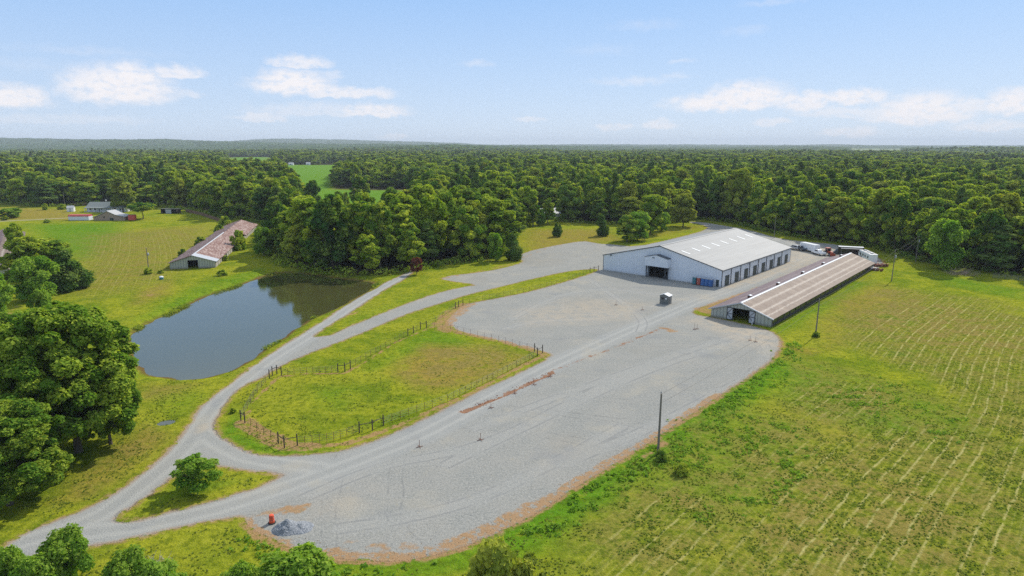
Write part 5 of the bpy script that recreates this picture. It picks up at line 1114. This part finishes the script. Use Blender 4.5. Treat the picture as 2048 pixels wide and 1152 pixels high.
# ------------------------------------------------------------------ poles and wires
POLES = [((1316, 905), 788, .17, 0, 'bare grey utility pole between the gravel lot and the mown field'), ((1631, 672), 600, .16, 0, 'dark utility pole in the grass beside the middle of the long low barn'),
         ((1783, 562), 501, .15, 1, 'utility pole with a transformer at the far end of the mown field'), ((1831, 525), 472, .15, 1, 'utility pole against the dark right-hand woods, furthest along the line'),
         ((1548, 476), 433, .14, 0, 'tall bare pole between the white barn and the woods'), ((298, 545), 497, .15, 1, 'utility pole with a grey box standing in the left pasture'),
         ((130, 414), 386, .15, 0, 'pole before the woods beyond the small white shed')]
tops = []
for (b, ty, r_, tr, lab) in POLES:
    g0 = on(b); h_ = height_at(b[0], b[1], ty); e = empty('utility_pole', g0, .3, lab, 'utility pole', 'utility poles'); tops.append(g0 + Vector((0, 0, h_)))
    g = MB(); g.tube((0, 0, -.3), (.05, 0, h_), r_, r_ * .65, 10); g.build('shaft', M['grey_wood'], e, smooth_shade=False)
    if tr:
        g = MB(); g.lathe([(.2, 0), (.24, .05), (.24, .75), (.12, .85), (.03, .95)], 10, (.42, 0, h_ - 2.3)); t_ = g.build('transformer', M['shed_roof'], e)
        g = MB(); g.box(.05, .3, -.04, .04, h_ - 2.0, h_ - 1.9); g.build('bracket', M['steel'], t_)
    g = MB(); g.tube((0, 0, h_ - .05), (0, 0, h_ + .25), .04); g.lathe([(.06, 0), (.09, .05), (.06, .12), (.09, .18), (.03, .24)], 8, (0, 0, h_ + .1)); g.build('insulator', M['steel'], e)
def cable(a, b, sag_, name, label, dz=0.0):
    g = MB(); n = 14; pr = None
    for i in range(n + 1):
        t = i / n; p = a.lerp(b, t) + Vector((0, 0, -4 * sag_ * t * (1 - t) - dz)) - a
        if pr is not None: g.tube(pr, p, .016, .016, 4, False)
        pr = p
    o = g.build(name, M['grey_wood']); o.location = a; tag(o, label, 'power line', 'power lines'); return o
for i, (a, b, w) in enumerate(((1, 2, 'from the low-barn pole to the transformer pole'), (2, 3, 'from the transformer pole to the pole by the woods'), (0, 1, 'from the bare lot pole to the low-barn pole'))):
    cable(tops[a], tops[b], .5 if i else .9, 'power_line', 'upper thin wire ' + w); cable(tops[a], tops[b], .6 if i else 1.0, 'power_line', 'lower thin wire ' + w, 1.3)

# ------------------------------------------------------------------ small things on the lot
def stand(px, top, label, double=False):
    g0 = on(px); g0.z += .03; h_ = max(.7, height_at(px[0], px[1], top)); e = empty('marker_stand', g0, .5, label, 'marker stand', 'marker stands on the gravel')
    g = MB(); g.tube((0, 0, .04), (0, 0, h_), .035, .03, 6); g.build('rod', M['rust'], e)
    g = MB(); g.box(-.5, .5, -.03, .03, .0, .05); g.box(-.03, .03, -.5, .5, .052, .09); g.build('cross_foot', M['rust'], e)
for px, ty, lab in (((839, 894), 880, 'thin rod on a cross foot nearest the lower left of the lot'), ((961, 880), 866, 'thin rod on a cross foot in the middle of the near lot'), ((1232, 610), 603, 'rod stand left of the small shed in the middle lot'),
                    ((1285, 620), 613, 'rod stand nearest the small grey shed'), ((1389, 659), 647, 'left rod of the close pair before the long low barn'), ((1394, 658), 648, 'right rod of the close pair before the long low barn'),
                    ((1500, 681), 671, 'rod stand left of two near the low barn corner'), ((1511, 684), 673, 'rod stand right of two near the low barn corner'), ((982, 816), 806, 'short rod at the lower end of the red dirt trench'),
                    ((1029, 788), 781, 'short rod in the lower middle of the red dirt trench'), ((1068, 770), 762, 'short rod in the upper middle of the red dirt trench'), ((1100, 754), 747, 'short rod at the upper end of the red dirt trench')): stand(px, ty, lab)
p = on((544, 1046)); dr = empty('traffic_drum', p + Vector((0, 0, .03)), 0, 'orange plastic traffic drum beside the gravel heap', 'traffic drum')
g = MB(); g.lathe([(.33, 0), (.33, .05), (.29, .06), (.29, .32), (.27, .34), (.27, .62), (.25, .64), (.25, .9), (.22, .95), (.1, .98)], 18); g.build('barrel', M['orange'], dr, smooth_shade=False)
for z in (.38, .68): g = MB(); g.lathe([(.275, 0), (.275, .09)], 18, (0, 0, z)); g.build('reflective_band', M['redplastic'], dr)
g = MB(); g.lathe([(.42, 0), (.42, .05), (.33, .08)], 18); g.build('rubber_base', M['rubber'], dr)
def gravel_pile():
    c = on((582, 1058)); n = 64; V = []; r = np.random.default_rng(2); lin = np.linspace(-1, 1, n)
    X_, Y_ = np.meshgrid(lin * 2.3, lin * 1.7); d = np.sqrt(((X_ + .35) / 1.7) ** 2 + (Y_ / 1.35) ** 2); z = 1.25 * np.clip(1 - d, 0, 1) ** 1.05
    d2 = np.sqrt(((X_ - .8) / 1.6) ** 2 + ((Y_ - .2) / 1.3) ** 2); z = np.maximum(z, .5 * np.clip(1 - d2, 0, 1)); z += (fbm((X_ + 9).ravel(), (Y_ + 9).ravel(), .5, 3).reshape(z.shape) - .5) * .35 * np.clip(z * 2, 0, 1) + r.random(z.shape) * .05 * (z > .02) - .04
    m, q = new_mat('heaped_gravel'); pp = obj_pos(q); v = q.N.new('ShaderNodeTexVoronoi'); q.L.new(pp, v.inputs['Vector']); v.inputs['Scale'].default_value = 9; vs = q.N.new('ShaderNodeSeparateColor'); q.L.new(v.outputs['Color'], vs.inputs[0])
    principled(q, q.mix(vs.outputs[0], (.15, .165, .18), (.33, .34, .35)), .9, 0, bump(q, v.outputs['Distance'], .8, .08))
    ii = np.arange(n * n).reshape(n, n); F = np.stack([ii[:-1, :-1], ii[:-1, 1:], ii[1:, 1:], ii[1:, :-1]], -1).reshape(-1, 4)
    o = mesh_np('gravel_heap', np.column_stack([X_.ravel(), Y_.ravel(), z.ravel()]), F, m); o.location = c + Vector((0, 0, .04)); tag(o, 'blue-grey heap of crushed stone at the bottom end of the lot', 'gravel heap')
gravel_pile()
p = on((1331, 607)); gs = empty('ticket_booth', p + Vector((0, 0, .03)), math.radians(52), 'small dark grey metal booth alone in front of the white barn', 'booth')
g = MB(); g.box(-.95, .95, -1.2, 1.2, 0, 2.15); g.prism([(-1.2, 2.15), (1.2, 2.15), (0, 2.6)], 'x', -.94, .94); lap(gs, 'wall', g, M['shed'])
for s in (1, -1): g = MB(); g.prism([(s * 1.4, 2.1), (0, 2.62), (0, 2.7), (s * 1.4, 2.18)], 'x', -1.1, 1.1); lap(gs, 'roof', g, M['shed_roof'])
g = MB(); g.box(-.99, -.953, .1, .75, 1.2, 1.75); lap(gs, 'window', g, M['glass']); g = MB(); g.box(-.4, .4, -1.24, -1.203, 0, 1.9); lap(gs, 'door', g, M['steel']); g = MB(); g.box(-1.0, -.953, -.7, -.35, 1.3, 1.65); lap(gs, 'notice', g, M['white'])
# portable toilets along the gable wall
for i, (s_, mt, lab) in enumerate(((7.6, 'teal', 'teal portable toilet, leftmost of the five by the white barn'), (6.25, 'redplastic', 'red portable toilet among the blue ones'), (5.0, 'blue', 'blue portable toilet right next to the red one'), (3.85, 'blue', 'middle blue portable toilet of the three blue ones'), (2.7, 'blue', 'blue portable toilet nearest the white barn corner door'))):
    q_ = Vector((60.0, 181.9, .03)) + Matrix.Rotation(A50, 3, 'Z') @ Vector((-1.35, s_, 0)); t = empty('portable_toilet', q_, A50, lab, 'portable toilet', 'portable toilets')
    g = MB(); g.box(-.55, .55, -.52, .52, .08, 2.1); g.build('cabin', M[mt], t, bevel=.04); g = MB(); g.prism([(-.56, 2.1), (.56, 2.1), (.4, 2.28), (-.4, 2.28)], 'x', -.58, .58); g.build('roof', M['shed_roof'], t)
    g = MB(); g.box(-.59, -.553, -.36, .36, .15, 1.95); d = g.build('door', M[mt], t); g = MB(); g.box(-.62, -.593, .22, .3, .95, 1.1); g.build('handle', M['white'], d); g = MB(); g.box(-.6, .6, -.56, .56, 0, .08); g.build('skid_base', M['rubber'], t)
p = on((323, 558)); wb2 = empty('feed_tub', p, .4, 'small pale and teal tub on the grass beside the pond', 'tub')
g = MB(); g.lathe([(.55, 0), (.6, .1), (.62, .7), (.55, .72), (.52, .4)], 16); g.build('tub', M['teal'], wb2); g = MB(); g.lathe([(.64, .7), (.5, .95), (.15, 1.05)], 16); g.build('lid', M['white'], wb2)
def clods(name, label, line, n, spread, size, mat):
    r = np.random.default_rng(31); g = MB(); L = [Vector((p[0], p[1], 0)) for p in line]; seg = [(b - a).length for a, b in zip(L[:-1], L[1:])]; tot = sum(seg)
    C_ = []
    for i in range(n):
        d = r.random() * tot; j = 0
        while d > seg[j] and j < len(seg) - 1: d -= seg[j]; j += 1
        c = L[j].lerp(L[j + 1], min(1, d / seg[j])); nn = (L[j + 1] - L[j]).normalized(); off = r.normal() * spread; C_.append(c + Vector((-nn.y, nn.x, 0)) * off)
    zz = ground_z(np.array([(c.x, c.y) for c in C_]))
    for c, z_ in zip(C_, zz):
        c.z = float(z_) + .015
        s_ = size * (.3 + r.random() ** 2); t = r.random() * 6
        vs = [c + Vector((math.cos(t + k_) * s_ * (.7 + .5 * r.random()), math.sin(t + k_) * s_ * (.7 + .5 * r.random()), -.03)) for k_ in (0, 1.5, 3.1, 4.7)] + [c + Vector((r.normal() * s_ * .2, r.normal() * s_ * .2, s_ * (.5 + .5 * r.random())))]
        g.add(vs, [(0, 1, 4), (1, 2, 4), (2, 3, 4), (3, 0, 4)])
    tag(g.build(name, mat), label, 'rubble', kind='stuff')
M['redclay'] = mat_simple('red_clay', (0.30, 0.09, 0.04), 0.95, 0, 0.35, 3); M['tanclay'] = mat_simple('tan_clay', (0.36, 0.22, 0.12), 0.95, 0, 0.3, 3)
clods('trench_spoil', 'red clay clods heaped along the dug trench in the gravel lot', trench, 420, .40, .10, M['redclay'])
clods('edge_rubble', 'tan clods and stones along the torn edge of the gravel lot', PP([(534, 1070), (588, 1092), (724, 1112), (805, 1114), (886, 1098), (967, 1066), (1022, 1040), (1087, 1007), (1163, 956), (1231, 918), (1312, 870), (1366, 834), (1440, 788), (1499, 750), (1555, 700)]), 1600, .9, .07, M['tanclay'])
# dry brush pile at bottom left, brush heap at the woods' edge
def twigs(name, px, label, n, R_, H_, mat, cat):
    c = on(px); g = MB(); r = random.Random(8)
    for i in range(n):
        a = r.random() * 6.28; d = r.random() * R_; s = Vector((d * math.cos(a), d * math.sin(a), 0)); e = s + Vector((r.uniform(-.5, .5) * R_, r.uniform(-.5, .5) * R_, r.random() * H_ + .1)); g.tube(s, e, .03, .012, 4, False)
        f = s.lerp(e, .6); g.tube(f, f + Vector((r.uniform(-.3, .3), r.uniform(-.3, .3), r.random() * .5)), .015, .006, 3, False)
    o = g.build(name, mat); o.location = c; tag(o, label, cat)
twigs('dry_brush', (308, 1138), 'bleached dead branches in the grass at the bottom left', 70, 1.5, 1.1, M['concrete'], 'dead branches')
twigs('brush_heap', (1925, 549), 'heap of bare earth and cut branches at the foot of the right woods', 160, 5.0, 2.2, M['tanblock'], 'brush heap')
pn = on((1985, 556)); fp_ = empty('livestock_panel', pn, math.radians(-38), 'grey metal livestock panels leaning at the right edge of the woods', 'panel')
for i in range(5):
    g = MB(); x0 = i * 3.1
    for z in (.15, .45, .75, 1.05, 1.35): g.tube((x0, 0, z), (x0 + 3, 0, z), .035, .035, 5)
    for x1 in (x0, x0 + 1.5, x0 + 3): g.tube((x1, 0, .05), (x1, 0, 1.45), .04, .04, 5)
    g.build('gate_panel', M['steel'], fp_)

# ------------------------------------------------------------------ vehicles (front at +x)
def wheel(e, x, y, r, w=.24):
    g = MB(); g.tube((x, y - w / 2, r), (x, y + w / 2, r), r, r, 18); t = g.build('wheel', M['rubber'], e)
    s = 1 if y > 0 else -1; g = MB(); g.tube((x, y + s * (w / 2 + .003), r), (x, y + s * (w / 2 + .03), r), r * .58, r * .5, 12); g.build('rim', M['chrome'], t)
def pickup(px, ang, paint, label, name='pickup_truck', suv=False):
    e = empty(name, on(px) + Vector((0, 0, .03)), math.radians(ang), label, 'pickup truck' if not suv else 'SUV'); W = .98
    g = MB()
    if suv: g.prism([(-2.4, .45), (2.4, .45), (2.45, .95), (1.3, 1.12), (-2.4, 1.15)], 'y', -W, W)
    else: g.prism([(-.75, .5), (2.9, .5), (2.92, 1.1), (1.55, 1.22), (-.75, 1.25)], 'y', -W, W)
    g.build('body', paint, e, bevel=.06)
    c = [(-2.3, 1.15), (1.3, 1.12), (.45, 1.78), (-2.05, 1.8)] if suv else [(-.75, 1.25), (1.55, 1.22), (.8, 1.88), (-.6, 1.9)]
    g = MB(); g.prism(c, 'y', -W + .1, W - .1); cb = g.build('cab', paint, e, bevel=.05)
    cx = sum(a for a, b in c) / 4; cz = sum(b for a, b in c) / 4; inner = [(cx + (a - cx) * .84, cz + (b - cz) * .72) for a, b in c]
    for s in (1, -1): g = MB(); g.prism(inner, 'y', s * (W - .095), s * (W - .08)); g.build('side_window', M['glass'], cb)
    (x1, z1), (x2, z2) = c[1], c[2]; nx, nz = z2 - z1, -(x2 - x1); L = math.hypot(nx, nz); nx, nz = nx / L * .02 * -1, nz / L * .02 * -1
    nx, nz = abs(nx) if abs(nx) else nx, abs(nz); g = MB(); a1 = (x1 + (x2 - x1) * .12, z1 + (z2 - z1) * .12); a2 = (x1 + (x2 - x1) * .88, z1 + (z2 - z1) * .88)
    g.prism([(a1[0] + nx * .2, a1[1] + nz * .2), (a2[0] + nx * .2, a2[1] + nz * .2), (a2[0] + nx, a2[1] + nz), (a1[0] + nx, a1[1] + nz)], 'y', -W + .2, W - .2); g.build('windscreen', M['glass'], cb)
    if not suv:
        g = MB(); g.box(-2.85, -.76, -W, -W + .1, .55, 1.28); g.box(-2.85, -.76, W - .1, W, .55, 1.28); g.box(-2.95, -2.85, -W, W, .55, 1.26); g.box(-2.85, -.76, -W + .1, W - .1, .55, .72); g.build('bed', paint, e)
    fx = 2.45 if suv else 2.92
    for s in (1, -1): g = MB(); g.box(fx - .03, fx + .03, s * .78 - .15, s * .78 + .15, .78, .98); g.build('headlight', M['white'], e)
    g = MB(); g.box(fx - .02, fx + .05, -.5, .5, .7, .98); g.build('grille', M['chrome'], e)
    g = MB(); g.box(fx - .03, fx + .09, -W + .05, W - .05, .45, .62); g.build('bumper', M['chrome'], e)
    for x in ((1.55, -1.5) if suv else (1.95, -1.75)):
        for y in (-W + .08, W - .08): wheel(e, x, y, .39)
    return e
pickup((1589, 499), 112, M['silver'], 'silver SUV parked at the far corner of the white barn', 'suv', True)
pickup((1601, 501), 101, M['darkblue'], 'dark grey pickup hitched in front of the white cargo trailer', 'pickup_truck')
pickup((1637, 509.5), 101, M['white'], 'white pickup parked before the white cargo trailer')
t = empty('cargo_trailer', on((1619, 503)) + Vector((0, 0, .03)), math.radians(-76), 'long white enclosed cargo trailer behind the white pickup', 'trailer')
g = MB(); g.box(-4.2, 4.2, -1.2, 1.2, .6, 3.0); g.build('box', M['white'], t, bevel=.05); g = MB(); g.box(-4.15, 4.15, -1.15, 1.15, 3.003, 3.06); g.build('roof', M['shed_roof'], t)
for x in (-1.9, -.9): [wheel(t, x, y, .38) for y in (-1.08, 1.08)]
g = MB(); g.box(-4.25, 4.25, -1.22, 1.22, .5, .6); g.build('skirt', M['black'], t); g = MB(); g.tube((4.2, .5, .55), (5.3, 0, .5), .05); g.tube((4.2, -.5, .55), (5.3, 0, .5), .05); g.build('hitch', M['black'], t)
t = empty('tractor', on((1657, 511)) + Vector((0, 0, .03)), math.radians(-80), 'red farm tractor with cab between the white pickup and black motorhome', 'tractor')
g = MB(); g.prism([(.1, .8), (2.0, .8), (2.05, 1.5), (1.8, 1.65), (.1, 1.75)], 'y', -.4, .4); g.build('bonnet', M['red'], t, bevel=.05); g = MB(); g.box(-1.3, .1, -.75, .75, .9, 1.4); g.build('body', M['red'], t, bevel=.05)
g = MB(); [g.box(x, x + .09, y, y + .09, 1.4, 2.65) for x in (-1.2, .0) for y in (-.7, .6)]; g.box(-1.3, .2, -.8, .8, 2.65, 2.8); cb = g.build('cab', M['red'], t); g = MB(); g.box(-1.15, .0, -.66, .66, 1.42, 2.62); g.build('cab_glass', M['glass'], cb)
for y in (-.95, .95): wheel(t, -.9, y, .85, .45); wheel(t, 1.5, y * .85, .5, .3)
g = MB(); g.tube((.9, .25, 1.6), (.9, .25, 2.5), .05); g.build('exhaust', M['black'], t); g = MB(); g.box(2.3, 2.5, -1.0, 1.0, .3, 1.0); g.tube((0.3, .55, 1.2), (2.3, .55, .7), .07); g.tube((0.3, -.55, 1.2), (2.3, -.55, .7), .07); g.build('front_loader', M['red'], t)
t = empty('motorhome', Vector((122.4, 234.5, .03)), math.radians(160), 'black motorhome with light roof and awning behind the low barn', 'motorhome')
g = MB(); g.box(-5.2, 3.2, -1.25, 1.25, .55, 3.5); g.build('coach', M['black'], t, bevel=.06); g = MB(); g.box(-5.15, 3.1, -1.2, 1.2, 3.503, 3.58); g.build('roof', M['shed_roof'], t)
g = MB(); g.prism([(3.2, .5), (5.4, .5), (5.45, 1.35), (4.3, 1.55), (3.4, 2.5), (3.2, 2.5)], 'y', -1.05, 1.05); cb = g.build('truck_cab', M['darkblue'], t, bevel=.05); g = MB(); g.box(5.455, 5.5, -.6, .6, .7, 1.25); g.build('grille', M['chrome'], cb)
g = MB(); g.box(3.6, 4.1, 1.055, 1.08, 1.55, 1.8); g.build('side_window', M['glass'], cb)
for x in (-3, -1, 1.2): g = MB(); g.box(x, x + 1.0, 1.253, 1.28, 1.9, 2.6); g.build('window', M['glass'], t)
for x in (4.5, -2.6, -3.6): [wheel(t, x, y, .48, .3) for y in (-1.05, 1.05)]
g = MB(); g.box(-4.5, 2.5, 1.26, 3.6, 3.2, 3.26); aw = g.build('awning', M['dark_trim'], t); g = MB(); g.tube((-4.4, 3.5, 0), (-4.4, 3.5, 3.2), .05); g.tube((2.4, 3.5, 0), (2.4, 3.5, 3.2), .05); g.build('awning_leg', M['steel'], aw)
t = empty('camper_trailer', Vector((122.9, 221.5, .03)), math.radians(80), 'white fifth-wheel camper with dark swoosh stripes beyond the low barn end', 'camper')
g = MB(); g.prism([(-5.2, .7), (3.2, .7), (3.4, 1.6), (5.6, 1.7), (5.7, 2.9), (5.0, 3.7), (-5.2, 3.7)], 'y', -1.3, 1.3); g.build('body', M['white'], t, bevel=.08)
for s in (1, -1):
    y = s * 1.303; y2 = s * 1.32; g = MB(); g.prism([(5.2, 3.4), (2.2, 1.0), (.5, .8), (1.6, 1.4), (4.3, 3.4)], 'y', y, y2); g.prism([(-.5, 1.5), (-4.8, 1.0), (-4.8, .8), (1.0, .9)], 'y', y, y2); g.build('stripe', M['darkblue'], t)
    for x in (-4.2, -1.6, .6, 2.8): g = MB(); g.box(x, x + .9, min(s * 1.325, s * 1.345), max(s * 1.325, s * 1.345), 2.2, 2.9); g.build('window', M['glass'], t)
    for x in (-1.2, -2.3): wheel(t, x, s * 1.1, .42, .26)
for x in (-3.8, -.8, 2.6): g = MB(); g.box(x, x + 1.0, -.4, .4, 3.703, 4.0); g.build('roof_unit', M['shed_roof'], t, bevel=.05)
g = MB(); g.box(-4.9, 4.6, -1.1, 1.1, 3.703, 3.73); g.build('roof_sheet', M['steel'], t)
def implement(px, ang, label, sc_=1.0):
    t = empty('farm_implement', on(px) + Vector((0, 0, .03)), math.radians(ang), label, 'farm implement', 'farm implements behind the low barn'); t.scale = (sc_,) * 3
    g = MB(); g.tube((-2, 0, .7), (2.2, 0, .7), .09); [g.tube((x, -1.2, .6), (x, 1.2, .6), .07) for x in (-1.8, -.6, .6)]; g.tube((2.2, 0, .7), (3.3, 0, .5), .07); g.tube((-.6, 0, .7), (.4, 0, 1.7), .06); g.tube((1.3, 0, .7), (.4, 0, 1.7), .06); g.build('frame', M['red'], t)
    for x in (-1.8, -.6, .6): 
        g = MB(); [g.tube((x, y, .4), (x, y + .03, .4), .4, .4, 12) for y in (-1.1, -.66, -.22, .22, .66, 1.1)]; g.build('disc_gang', M['rust'], t)
    for y in (-.75, .75): wheel(t, 0, y, .42, .2)
implement((1722, 520), 120, 'red disc harrow behind the black motorhome', 1.3); implement((1755, 532), 60, 'rust-red harrow nearest the camper trailer end'); implement((1766, 533), 20, 'rust-red harrow at the edge of the grass, right of the camper', 1.1); implement((1752, 541), 140, 'low rusty implement at the far corner of the low barn', .9)
p = on((1749, 540)); t = empty('utility_trailer', p, .8, 'small white flat trailer at the far corner of the low barn', 'trailer'); g = MB(); g.box(-1.6, 1.6, -.8, .8, .5, .62); g.build('deck', M['white'], t); g = MB(); g.box(-1.6, 1.6, -.83, -.803, .62, .95); g.box(-1.6, 1.6, .803, .83, .62, .95); g.build('side_rail', M['white'], t); [wheel(t, 0, y, .34, .2) for y in (-.95, .95)]

# ------------------------------------------------------------------ summer haze
HAZE = 0.000085
g = MB(); g.box(-15800, 15800, -100, 15850, -8, 165); hz_m = bpy.data.materials.new('haze'); hz_m.use_nodes = True; nt = hz_m.node_tree; nt.nodes.clear()
pv = nt.nodes.new('ShaderNodeVolumePrincipled'); pv.inputs['Color'].default_value = (0.86, 0.93, 1.0, 1); pv.inputs['Density'].default_value = HAZE; pv.inputs['Anisotropy'].default_value = 0.0
oo = nt.nodes.new('ShaderNodeOutputMaterial'); nt.links.new(pv.outputs[0], oo.inputs['Volume']); tag(g.build('haze', hz_m), 'pale blue summer haze lying over the countryside', 'haze', kind='stuff')
